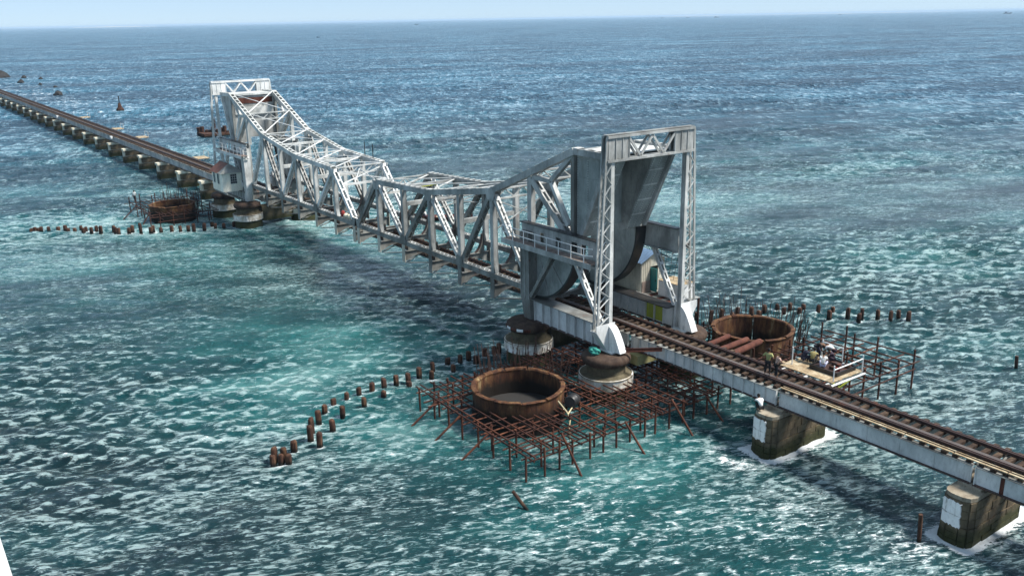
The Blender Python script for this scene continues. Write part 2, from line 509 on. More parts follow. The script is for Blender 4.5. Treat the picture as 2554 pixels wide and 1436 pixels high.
    for nm, arr in (('crest', CR), ('turb', TB), ('milk', ML), ('deep', DP)):
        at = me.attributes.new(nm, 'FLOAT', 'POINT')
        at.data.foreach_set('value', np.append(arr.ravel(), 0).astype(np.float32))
    M = Mat('sea_water')
    def attr(n):
        a = M.n('ShaderNodeAttribute')
        a.attribute_name = n
        return a.outputs['Fac']
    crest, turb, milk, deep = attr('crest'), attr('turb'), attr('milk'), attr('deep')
    wa = wind + math.pi / 2                       # along the crests
    def wnoise(scale, stretch, detail=4, rough=0.6, off=(0, 0, 0), dist=0.0):
        mp = M.n('ShaderNodeMapping')
        mp.vector_type = 'TEXTURE'
        mp.inputs['Rotation'].default_value = (0, 0, wa)
        mp.inputs['Scale'].default_value = (stretch, 1, 1)
        mp.inputs['Location'].default_value = off
        M.l(M.co(), mp.inputs[0])
        nz = M.n('ShaderNodeTexNoise')
        nz.inputs['Scale'].default_value = scale
        nz.inputs['Detail'].default_value = detail
        nz.inputs['Roughness'].default_value = rough
        nz.inputs['Distortion'].default_value = dist
        M.l(mp.outputs[0], nz.inputs[0])
        return nz.outputs['Fac']
    big = wnoise(0.018, 2.6, 5, 0.62)
    mid_n = wnoise(0.09, 2.2, 5, 0.6, (40, 10, 0))
    patch = M.math('ADD', M.math('MULTIPLY', big, 0.6), M.math('MULTIPLY', mid_n, 0.4))
    tone = M.math('ADD', M.step(patch, 0.36, 0.66), milk)
    col = M.ramp(tone, [(0.0, WATER[0]), (0.45, WATER[1]), (0.8, WATER[2]), (1.0, WATER[3])])
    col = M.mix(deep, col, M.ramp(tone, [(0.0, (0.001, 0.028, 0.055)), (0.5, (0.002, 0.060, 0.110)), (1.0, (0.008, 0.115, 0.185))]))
    # sky reflections painted as pale streaks and flecks; foam lace round the piers
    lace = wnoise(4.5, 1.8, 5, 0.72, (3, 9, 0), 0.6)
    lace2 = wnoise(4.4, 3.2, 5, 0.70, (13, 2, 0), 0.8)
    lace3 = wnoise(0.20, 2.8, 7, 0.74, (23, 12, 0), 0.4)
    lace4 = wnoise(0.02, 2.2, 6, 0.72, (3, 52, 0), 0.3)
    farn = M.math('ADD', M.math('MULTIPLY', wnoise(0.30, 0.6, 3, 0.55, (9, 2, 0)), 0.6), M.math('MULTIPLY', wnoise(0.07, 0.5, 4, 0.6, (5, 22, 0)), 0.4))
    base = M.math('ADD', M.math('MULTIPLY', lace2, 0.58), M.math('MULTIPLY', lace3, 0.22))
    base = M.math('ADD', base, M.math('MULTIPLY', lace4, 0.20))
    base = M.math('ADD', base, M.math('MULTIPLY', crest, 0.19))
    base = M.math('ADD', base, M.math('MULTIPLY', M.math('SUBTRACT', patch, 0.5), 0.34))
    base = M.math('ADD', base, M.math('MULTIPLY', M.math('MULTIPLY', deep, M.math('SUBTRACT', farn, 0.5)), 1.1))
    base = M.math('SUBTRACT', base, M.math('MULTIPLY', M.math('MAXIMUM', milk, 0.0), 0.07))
    streak = M.step(M.math('ADD', M.math('ADD', base, M.math('MULTIPLY', deep, -0.016)), M.math('MULTIPLY', turb, 0.05)), SKY_STREAK[0], SKY_STREAK[1])
    fsum = M.math('ADD', M.math('MULTIPLY', lace, 0.40), M.math('MULTIPLY', base, 0.62))
    fsum = M.math('ADD', fsum, M.math('MULTIPLY', turb, 0.13))
    foam = M.step(fsum, FOAM[0], FOAM[1])
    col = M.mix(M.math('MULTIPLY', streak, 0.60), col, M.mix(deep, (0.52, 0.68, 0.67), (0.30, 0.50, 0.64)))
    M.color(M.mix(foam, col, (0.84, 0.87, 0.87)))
    M.l(M.math('ADD', M.math('MULTIPLY', foam, 0.5), M.math('ADD', 0.08, M.math('MULTIPLY', deep, 0.24))), M.b.inputs['Roughness'])
    M.b.inputs['IOR'].default_value = 1.333
    M.b.inputs['Specular IOR Level'].default_value = 0.5
    rip = M.math('ADD', M.math('MULTIPLY', wnoise(0.30, 2.4, 9, 0.70, (7, 7, 0), 0.3), 1.0), M.math('MULTIPLY', wnoise(3.2, 1.7, 4, 0.62), 0.16))
    rip = M.math('ADD', rip, M.math('MULTIPLY', wnoise(0.02, 2.6, 5, 0.52, (31, 17, 0), 0.3), 9.0))
    rip = M.math('ADD', rip, M.math('MULTIPLY', M.math('MULTIPLY', farn, deep), 5.5))
    bp = M.n('ShaderNodeBump')
    bp.inputs['Strength'].default_value = 1.0
    bp.inputs['Distance'].default_value = BUMP
    M.l(rip, bp.inputs['Height'])
    M.l(bp.outputs[0], M.b.inputs['Normal'])
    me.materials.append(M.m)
    o = bpy.data.objects.new('sea', me)
    COL.objects.link(o)
    o['kind'] = 'structure'
    return o

WATER = ((0.002, 0.021, 0.027), (0.004, 0.048, 0.055), (0.012, 0.102, 0.106), (0.075, 0.205, 0.20))
FOAM = (0.625, 0.67)
SKY_STREAK = (0.492, 0.585)
BUMP = 1.7
CALM = [(6, -12, 13, 6, 0.35, 0.55), (22, -16, 9, 5, 0.4, 0.35), (60, -4, 6, 3, 0.4, 0.3)]
# x, y, half length, half width, direction, strength
TURB = [(53.0, -4.5, 1.8, 1.2, 0, 1.0), (54.4, 0.0, 3.6, 0.9, 1.57, 0.9), (64.5, -4.6, 2.2, 1.5, 0, 1.0), (66.5, 0.0, 4.5, 1.2, 1.57, 0.9), (60, -8, 9, 4.5, 0.5, 0.75),
        (52, -15, 9, 5, 0.4, 0.75), (47, -22, 12, 5, 0.3, 0.55), (64, -12, 8, 5, 0.6, 0.85), (40, -19, 9, 3, 0.1, 0.38), (20, -6, 14, 2.5, 0.2, 0.2), (57, 12, 12, 6, 0.2, 0.25),
        (-70, 18, 40, 5, 0.1, 0.3), (-320, 18, 80, 8, 0, 0.5)]
MILK = [(14, -15, 17, 7.5, 0.30, 0.30), (56, -13, 14, 8, 0.5, 0.30), (28, -22, 10, 5, 0.4, 0.22), (46, -9, 9, 5, 0, 0.2), (3, -3, 9, 4, 0.2, -0.5), (40, -38, 14, 8, 0.6, -0.22),
        (59, -2, 5, 3, 0.4, -0.4), (30, -38, 20, 8, 0.5, -0.3)]
sea_o = sea()

# low sand spits on the horizon
def spit(x, y, length, rot, h, mat, n=40):
    b = MB()
    vs, fs = [], []
    c, s = math.cos(rot), math.sin(rot)
    for i in range(n + 1):
        t = i / n
        hh = h * math.sin(math.pi * t) ** 0.6 * (0.6 + 0.8 * random.random())
        for v, z in ((-0.06, -1.0), (-0.03, hh * 0.7), (0.0, hh), (0.03, hh * 0.8), (0.06, -1.0)):
            u = (t - 0.5) * length
            w = v * length
            vs.append((x + u * c - w * s, y + u * s + w * c, z))
    for i in range(n):
        for j in range(4):
            fs.append((i * 5 + j, (i + 1) * 5 + j, (i + 1) * 5 + j + 1, i * 5 + j + 1))
    o = b.add(vs, fs).build('island', mat)
    o['kind'] = 'structure'
    return o
spit(-18500, 4200, 1500, 1.35, 15, 'sand')
spit(-19000, 1500, 2600, 1.5, 12, 'scrub')
spit(-14000, 15000, 1300, 0.75, 10, 'sand')
spit(-11500, 16800, 4300, 0.5, 8, 'sand')

# the road bridge the picture is taken from: deck edge and rounded parapet
pb = MB()
prof = [(-0.14, -1.45), (0.0, -1.45), (0.0, -0.075), (-0.015, -0.035), (-0.05, -0.008), (-0.10, 0.0), (-0.15, -0.01), (-0.19, -0.04), (-0.205, -0.08), (-0.205, -0.3), (-0.14, -0.34)]
PY, PZ = CAM.y + 0.072, CAM.z - 0.80
pb.prism([(PY + a, PZ + b) for a, b in reversed(prof)], CAM.x - 14, CAM.x + 10, 'x')
tag(pb.build('parapet', 'parapet', None, 40), 'white rounded concrete parapet edge in the bottom left corner', 'parapet')
rd = MB().box(CAM.x - 14, CAM.x + 10, PY - 8.0, PY - 0.2, PZ - 1.9, PZ - 1.2).build('road_deck', 'road')
rd['kind'] = 'structure'

# sea air: far water and the spits fade into it
hz = MB().box(CAM.x - 40000, CAM.x + 40000, CAM.y - 40000, CAM.y + 40000, -2.5, 34.0)
M = Mat('sea_air')
M.t.nodes.remove(M.b)
pv = M.t.nodes.new('ShaderNodeVolumePrincipled')
pv.inputs['Color'].default_value = (0.60, 0.80, 1.0, 1)
pv.inputs['Density'].default_value = 0.00007
pv.inputs['Anisotropy'].default_value = 0.0
M.t.links.new(pv.outputs[0], M.t.nodes['Material Output'].inputs['Volume'])
hz_o = hz.build('haze', M.m)
tag(hz_o, 'thin blue sea haze over the strait', None, None, 'stuff')

# ------------------------------------------------------------------ rolling lift leaves
TY = 3.0            # truss planes
FY = 3.6            # planes of the fixed frames
ZB = 5.45           # bottom chord
BN = [0.35, 5.1, 10.2, 15.25, 20.3, 25.4, 30.6]
TOPS = [(5.2, 10.75), (15.3, 11.1), (25.4, 12.65), (36.0, 17.0)]
def ztop(s):
    for (a, za), (b, zb) in zip(TOPS, TOPS[1:]):
        if s <= b:
            return za + (zb - za) * (s - a) / (b - a)
    return 17.0

def channel_pair(P, a, b, mat, parent, name, gap=0.42, depth=0.40, t=0.05, lace='lacing', lmat=None, pitch=0.62, face=1):
    """two flanged plates side by side in Y joined by lacing bars or batten plates on the face that looks up"""
    a, b = Vector(a), Vector(b)
    d = (b - a).normalized()
    fl = 0.09 if lace == 'batten' else 0.15
    Yv = Vector((0, 1, 0))
    n = Yv.cross(d) * (1 if Yv.cross(d).z > 0 else -1)         # upward facing normal
    B = MB()
    for s in (-1, 1):
        o = Yv * s * gap / 2
        B.beam(a + o, b + o, t, depth, Yv)
        B.beam(a + o - Yv * s * 0.05 + n * (depth / 2 - 0.02), b + o - Yv * s * 0.05 + n * (depth / 2 - 0.02), fl, 0.035, Yv)
        B.beam(a + o - Yv * s * 0.05 - n * (depth / 2 - 0.02), b + o - Yv * s * 0.05 - n * (depth / 2 - 0.02), fl, 0.035, Yv)
    m = B.build(name, mat, parent)
    L = (b - a).length
    if lace == 'lacing':
        Z = MB()
        k = int(L / pitch)
        for q in (1, -1):
            off = n * q * (depth / 2 + 0.012)
            for i in range(k):
                p = a + d * (0.5 + (L - 1.0) * i / k) + off
                r = a + d * (0.5 + (L - 1.0) * (i + 1) / k) + off
                s = gap / 2 - 0.02
                sg = 1 if i % 2 else -1
                Z.beam(p + Yv * s * sg, r - Yv * s * sg, 0.085, 0.02, Yv.cross(n) if False else None)
            for e in (0.28, L - 0.28):
                p = a + d * e + off
                Z.beam(p - d * 0.28, p + d * 0.28, gap + 0.04, 0.022, Yv)
        z = Z.build('lacing', lmat or mat, m)
    else:
        step = pitch
        k = max(2, int(L / step))
        proto = None
        for i in range(k + 1):
            p = a + d * (0.25 + (L - 0.5) * i / k) + n * (depth / 2 + 0.013)
            w = 0.42 if i in (0, k) else 0.22
            MB().beam(p - d * w / 2, p + d * w / 2, gap + 0.04, 0.026, Yv).build('batten_plate', lmat or mat, m)
    return m

def lift_leaf(sg, label, grey, pale, plate, topmat):
    L = thing('lift_leaf', label, 'bridge', 'rolling lift leaves')
    P = lambda s, y, z: Vector((sg * s, y, z))
    for ys in (-1, 1):
        y = TY * ys
        # top chord, bent at its panel points
        for (a, za), (b, zb) in zip(TOPS, TOPS[1:]):
            channel_pair(None, P(a, y, za), P(b, y, zb), grey, L, 'top_chord', 0.58, 0.50, 0.06, 'batten', topmat, 0.95)
        channel_pair(None, P(36.0, y, 17.0), P(39.5, y, 16.95), grey, L, 'top_chord', 0.58, 0.46, 0.06, 'batten', topmat, 0.9)
        # bottom chord with its laced top
        bc = MB()
        for o in (-0.24, 0.24):
            bc.beam(P(0.15, y + o, ZB), P(30.9, y + o, ZB), 0.05, 0.46, (0, 1, 0))
            bc.beam(P(0.15, y + o * 0.8, ZB + 0.22), P(30.9, y + o * 0.8, ZB + 0.22), 0.16, 0.03, (0, 1, 0))
            bc.beam(P(0.15, y + o * 0.8, ZB - 0.22), P(30.9, y + o * 0.8, ZB - 0.22), 0.16, 0.03, (0, 1, 0))
        b = bc.build('bottom_chord', 'oldgrey', L)
        lz = MB()
        k = 92
        for i in range(k):
            s0, s1 = 0.4 + 30.2 * i / k, 0.4 + 30.2 * (i + 1) / k
            q = 1 if i % 2 else -1
            lz.beam(P(s0, y + 0.2 * q, ZB + 0.245), P(s1, y - 0.2 * q, ZB + 0.245), 0.07, 0.02)
        lz.build('lacing', pale, b)
        # verticals
        for s in BN[1:6]:
            v = MB()
            zt = ztop(s) - 0.2
            v.prism([(-0.20 * 1 + sg * s, ZB + 0.9), (0.20 + sg * s, ZB + 0.9), (0.20 + sg * s, zt), (-0.20 + sg * s, zt)], y - 0.17, y + 0.17)
            v.prism([(-0.36 + sg * s, ZB + 0.2), (0.36 + sg * s, ZB + 0.2), (0.20 + sg * s, ZB + 0.9), (-0.20 + sg * s, ZB + 0.9)], y - 0.17, y + 0.17)
            v.box(sg * s - 0.21, sg * s + 0.21, y - 0.235, y - 0.20, ZB + 0.25, zt)
            v.box(sg * s - 0.21, sg * s + 0.21, y + 0.20, y + 0.235, ZB + 0.25, zt)
            v.build('vertical_post', 'grey' if grey == 'grey' else 'pale', L)
        # diagonals: pale laced ones fall away from the tip, dark battened ones rise
        for a, bb in ((0, 2), (1, 4), (2, 6)):
            s0, z0 = TOPS[a]
            channel_pair(None, P(s0 + 0.25, y, z0 - 0.35), P(BN[bb] - 0.25, y, ZB + 0.35), pale if ys < 0 or grey != 'grey' else grey, L, 'laced_diagonal', 0.44, 0.36, 0.05, 'lacing', pale, 0.5)
        for bb, a in ((2, 1), (4, 2)):
            s0, z0 = TOPS[a]
            channel_pair(None, P(BN[bb] + 0.25, y, ZB + 0.3), P(s0 - 0.25, y, z0 - 0.3), 'oldgrey', L, 'battened_diagonal', 0.44, 0.40, 0.06, 'lacing', 'grey', 0.7)  # darker stained paint stands in for shade on the downward faces
        s0, z0 = TOPS[0]
        channel_pair(None, P(0.45, y, ZB + 0.2), P(s0 - 0.1, y, z0 - 0.1), pale if grey != 'grey' else 'oldgrey', L, 'end_post', 0.5, 0.42, 0.06, 'batten', topmat, 1.15)
        # gusset plates at the top panel points
        for (s, z) in TOPS[:3]:
            g = MB()
            for o in (-0.30, 0.30):
                g.prism([(sg * (s - 0.75), z + 0.1), (sg * (s - 0.45), z - 0.75), (sg * (s + 0.45), z - 0.75), (sg * (s + 0.75), z + 0.1)], y + o - 0.015, y + o + 0.015)
            g.build('gusset_plate', grey, L)
        for s in BN[0:6:2]:
            g = MB()
            for o in (-0.30, 0.30):
                g.prism([(sg * (s - 0.6), ZB - 0.1), (sg * (s + 0.6), ZB - 0.1), (sg * (s + 0.4), ZB + 0.75), (sg * (s - 0.4), ZB + 0.75)], y + o - 0.015, y + o + 0.015)
            g.build('gusset_plate', 'oldgrey', L)
        # tail: post over the roller, K bracing, post beside the counterweight
        MB().beam(P(30.6, y, 10.9), P(30.6, y, ztop(30.6) - 0.2), 0.42, 0.5, (0, 1, 0)).build('tail_post', grey, L)
        channel_pair(None, P(30.9, y, ztop(30.6) - 0.5), P(35.5, y, 10.3), grey, L, 'tail_diagonal', 0.44, 0.46, 0.06, 'batten', grey, 1.2)
        MB().beam(P(30.9, y, ztop(30.6) - 0.3), P(33.1, y, 14.45), 0.36, 0.32, (0, 1, 0)).build('tail_strut', grey, L)
        MB().beam(P(33.1, y, 14.45), P(35.7, y, 16.7), 0.36, 0.32, (0, 1, 0)).build('tail_strut', grey, L)
        MB().beam(P(33.15, y, 14.4), P(35.2, y, 11.4), 0.36, 0.3, (0, 1, 0)).build('tail_strut', pale, L)
        MB().beam(P(35.75, y, 10.4), P(35.75, y, 16.8), 0.34, 0.36, (0, 1, 0)).build('tail_post', 'oldgrey', L)
        # counterweight box: wedge with riveted plates
        wy0, wy1 = (y - 0.12 * ys, y - 1.62 * ys)
        wedge = [(35.95, 10.55), (36.55, 10.75), (39.45, 16.72), (35.98, 16.72)]
        w = MB().prism([(sg * a, z) for a, z in wedge], min(wy0, wy1), max(wy0, wy1)).build('counterweight_box', plate, L)
        cl = wedge
        for face in (0, 1):
            yf = wy0 if face == 0 else wy1
            out = ys if face == 0 else -ys
            for i in range(4):
                for j in range(3):
                    z0, z1 = 10.55 + i * 1.55, 10.55 + (i + 1) * 1.55 - 0.06
                    a0, a1 = 36.0 + j * 1.2, 36.0 + (j + 1) * 1.2 - 0.05
                    pp = clip_poly([(a0, z0), (a1, z0), (a1, z1), (a0, z1)], cl)
                    if len(pp) > 2:
                        q = MB().prism([(sg * a, z) for a, z in pp], yf, yf + out * 0.03)
                        q.build('counterweight_plate', plate if face == 0 else 'grey', w)  # inner face in lighter paint, standing in for sky light on it
        d = Vector((2.9, 0, 5.97)).normalized()
        nn = Vector((5.97, 0, -2.9)).normalized()
        for i in range(5):
            for j in range(2):
                t0, t1 = 0.05 + i * 1.31, 0.05 + (i + 1) * 1.31 - 0.05
                ya, yb = wy0 - ys * (0.03 + j * 0.72), wy0 - ys * (0.03 + (j + 1) * 0.72 - 0.03)
                c0, c1 = Vector((36.55, 0, 10.75)) + d * t0 + nn * 0.018, Vector((36.55, 0, 10.75)) + d * t1 + nn * 0.018
                yc = (ya + yb) / 2
                MB().beam(P(c0.x, yc, c0.z), P(c1.x, yc, c1.z), abs(ya - yb), 0.035, (0, 1, 0)).build('counterweight_plate', plate, w)
            if i:
                c0 = Vector((36.55, 0, 10.75)) + d * (0.035 + i * 1.31) + nn * 0.045
                MB().beam(P(c0.x, wy0 - ys * 0.03, c0.z), P(c0.x, wy1 + ys * 0.03, c0.z), 0.11, 0.03, d if sg > 0 else Vector((-d.x, 0, d.z))).build('cover_strip', 'pale', w)
        rv = MB()
        for t in np.arange(0.15, 6.5, 0.19):
            for off in (0.09, 0.75, 1.42):
                c0 = Vector((36.55, 0, 10.75)) + d * t + nn * 0.045
                rv.beam(P(c0.x, wy0 - ys * off, c0.z), P(c0.x + nn.x * 0.03, wy0 - ys * off, c0.z + nn.z * 0.03), 0.06, 0.06, (0, 1, 0))
            for s_ in (36.08, 37.2):
                z_ = 10.7 + t * 0.92
                if s_ < 36.5 + (z_ - 10.75) * 0.486 - 0.1:
                    rv.beam(P(s_, wy0 + ys * 0.02, z_), P(s_, wy0 + ys * 0.06, z_), 0.06, 0.06, (0, 0, 1))
        rvo = rv.build('rivets', 'pale', w)
        rvo['kind'] = 'stuff'
        MB().beam(P(36.75, y + ys * 0.08, 10.9), P(39.5, y + ys * 0.08, 16.55), 0.3, 0.34, (0, 1, 0)).build('rear_edge_beam', 'grey' if grey == 'grey' else 'pale', L)
        # rolling segment: quarter disc on the truss plane with a thick greased tread
        cx, cz, R = 31.2, 10.46, 5.4
        pts = [(cx + (R - 0.12) * math.sin(a), cz - (R - 0.12) * math.cos(a)) for a in np.linspace(-0.06, 1.60, 30)]
        poly = pts + [(36.45, 10.9), (31.0, 10.9)]
        seg = MB()
        seg.prism([(sg * a, z) for a, z in poly], y - 0.22, y + 0.22)
        so = seg.build('rolling_segment', plate, L, 35)
        rim = MB()
        ring = []
        for a in np.linspace(-0.08, 1.62, 34):
            for rr, yy in ((R, -0.48), (R, 0.48), (R - 0.14, 0.48), (R - 0.14, -0.48)):
                ring.append(P(cx + rr * math.sin(a), y + yy, cz - rr * math.cos(a)))
        fs = [(i * 4 + k, i * 4 + (k + 1) % 4, i * 4 + 4 + (k + 1) % 4, i * 4 + 4 + k) for i in range(33) for k in range(4)] + [(0, 1, 2, 3), (132, 133, 134, 135)]
        rim.add(ring, fs).build('tread', 'black', so, 35)
        for a in (0.35, 0.75, 1.15):
            for q in (-1, 1):
                MB().beam(P(cx + 2.6 * math.sin(a), y + 0.245 * q, cz - 2.6 * math.cos(a)), P(cx + (R - 0.16) * math.sin(a), y + 0.245 * q, cz - (R - 0.16) * math.cos(a)), 0.05, 0.12, (0, 1, 0)).build('stiffener', 'grey', so)
    # between the trusses
    top = MB().box(min(sg * 36, sg * 39.6), max(sg * 36, sg * 39.6), -TY, TY, 16.98, 17.05)
    top.build('counterweight_deck', topmat, L)
    MB().beam(P(36.1, -2.7, 16.1), P(36.1, 2.7, 16.1), 0.25, 0.75, (sg, 0, 0)).build('cross_girder', 'redbeam', L)
    MB().beam(P(35.9, -2.7, 14.8), P(35.9, 2.7, 14.8), 0.3, 0.9, (sg, 0, 0)).build('cross_girder', topmat, L)
    # plated wall between the two boxes
    wl = MB().box(min(sg * 36.05, sg * 36.12), max(sg * 36.05, sg * 36.12), -1.36, 1.36, 11.2, 16.95).build('counterweight_wall', plate, L)
    for i in range(4):
        for j in range(3):
            y0_, z0_ = -1.34 + j * 0.9, 11.25 + i * 1.42
            MB().box(min(sg * 36.12, sg * 36.15), max(sg * 36.12, sg * 36.15), y0_, y0_ + 0.86, z0_, z0_ + 1.37).build('counterweight_plate', plate, wl)
    # top struts and cross bracing
    ts = [(5.2, 'laced'), (10.2, 'plain'), (15.3, 'laced'), (20.3, 'plain'), (25.4, 'laced'), (30.6, 'laced'), (36.0, 'plain')]
    for s, kind in ts:
        z = ztop(s)
        if kind == 'plain':
            MB().beam(P(s, -TY + 0.25, z - 0.05), P(s, TY - 0.25, z - 0.05), 0.3, 0.26, (sg, 0, 0)).build('top_strut', grey, L)
        else:
            t = MB()
            for q in (0.05, -0.75):
                t.beam(P(s, -TY + 0.25, z + q), P(s, TY - 0.25, z + q), 0.22, 0.12, (sg, 0, 0))
            for i in range(6):
                y0, y1 = -2.7 + 5.4 * i / 6, -2.7 + 5.4 * (i + 1) / 6
                q0, q1 = (0.0, -0.7) if i % 2 else (-0.7, 0.0)
                t.beam(P(s, y0, z + q0), P(s, y1, z + q1), 0.1, 0.08, (sg, 0, 0))
            t.build('top_strut', grey, L)
    for (s0, _), (s1, _) in zip(ts, ts[1:]):
        for q in (-1, 1):
            MB().beam(P(s0 + 0.2, -2.75 * q, ztop(s0) + 0.12 + 0.03 * q), P(s1 - 0.2, 2.75 * q, ztop(s1) + 0.12 + 0.03 * q), 0.14, 0.06).build('cross_brace', pale, L)
    # portal in the plane of the end posts
    def E(t, y):
        return P(0.45 + (5.1 - 0.45) * t, y, ZB + 0.2 + (10.65 - ZB - 0.2) * t)
    MB().beam(E(0.70, -2.75), E(0.70, 2.75), 0.25, 0.12, (0, 0, 1)).build('portal_strut', topmat, L)
    for q in (-1, 1):
        MB().beam(E(0.72, -2.7 * q), E(0.97, 2.7 * q), 0.12, 0.06, (0, 0, 1)).build('cross_brace', pale, L)
        MB().beam(E(0.72, -1.2 * q), E(0.97, 0.0), 0.12, 0.06, (0, 0, 1)).build('cross_brace', pale, L)
    # sway braces across the middle panels
    for s in (10.2, 20.3):
        MB().beam(P(s, -TY + 0.2, 9.2), P(s, TY - 0.2, 9.2), 0.3, 0.4, (sg, 0, 0)).build('sway_strut', grey, L)
    for s in (15.3, 25.4):
        for q in (-1, 1):
            MB().beam(P(s, -2.75 * q, ztop(s) - 0.8), P(s, 2.75 * q, 9.4), 0.12, 0.07, (sg, 0.3, 0)).build('cross_brace', grey, L)
    # floor: cross girders with curved knees, stringers under the rails
    for i, s in enumerate(BN):
        s = max(s, 0.5)
        arch = [(-3.25, 3.6)] + [(-2.8 + 5.6 * k / 10, 3.66 + 0.5 * math.sin(math.pi * k / 10) ** 0.5) for k in range(11)] + [(3.25, 3.6), (3.25, 4.55), (-3.25, 4.55)]
        fb = MB().prism(arch, sg * s - 0.05, sg * s + 0.05, 'x')
        fb.box(sg * s - 0.2, sg * s + 0.2, -3.2, 3.2, 4.555, 4.59)
        f = fb.build('cross_girder', 'oldgrey', L)
        for q in (-1, 1):
            e = MB().box(sg * s - 0.28, sg * s + 0.28, min(q * 3.255, q * 3.31), max(q * 3.255, q * 3.31), 3.5, ZB - 0.24)
            e.build('end_plate', 'beige' if random.random() < 0.6 else 'oldgrey', f)
            kn = [(q * 2.78, 4.6), (q * 1.55, 4.6)] + [(q * (1.55 + 1.0 * math.sin(a)), 4.6 + 1.9 * (1 - math.cos(a))) for a in np.linspace(0.25, 1.45, 8)] + [(q * 2.78, 6.9)]
            MB().prism(kn, sg * s - 0.04, sg * s + 0.04, 'x').build('knee_plate', 'oldgrey', f)
            kf = MB()
            cp = [(q * (1.53 + 1.0 * math.sin(a)), 4.6 + 1.9 * (1 - math.cos(a))) for a in np.linspace(0.2, 1.5, 9)]
            for (a0, b0), (a1, b1) in zip(cp, cp[1:]):
                kf.beam((sg * s, a0, b0), (sg * s, a1, b1), 0.34, 0.03, (1, 0, 0))
            kf.build('knee_flange', 'rail', f)
    for yy in (-0.68, 1.0):
        MB().beam(P(0.4, yy, 3.72), P(31.5, yy, 3.72), 0.25, 0.42, (0, 1, 0)).build('stringer', 'rail', L)
    for s0, s1 in zip(BN, BN[1:]):
        MB().beam(P(s0 + 0.2, -2.9, 3.42), P(s1 - 0.2, 2.9, 3.42), 0.12, 0.08).build('floor_brace', 'oldgrey', L)
        MB().beam(P(s0 + 0.2, 2.9, 3.36), P(s1 - 0.2, -2.9, 3.36), 0.12, 0.08).build('floor_brace', 'oldgrey', L)
    return L

lift_leaf(1, 'near lift leaf, weathered grey steel truss sloping up to a wedge counterweight and rolling segment', 'grey', 'pale', 'plate', 'pale')
lift_leaf(-1, 'far lift leaf, paler truss rising to the tower beside the cream hut', 'pale', 'white', 'grey', 'pale')

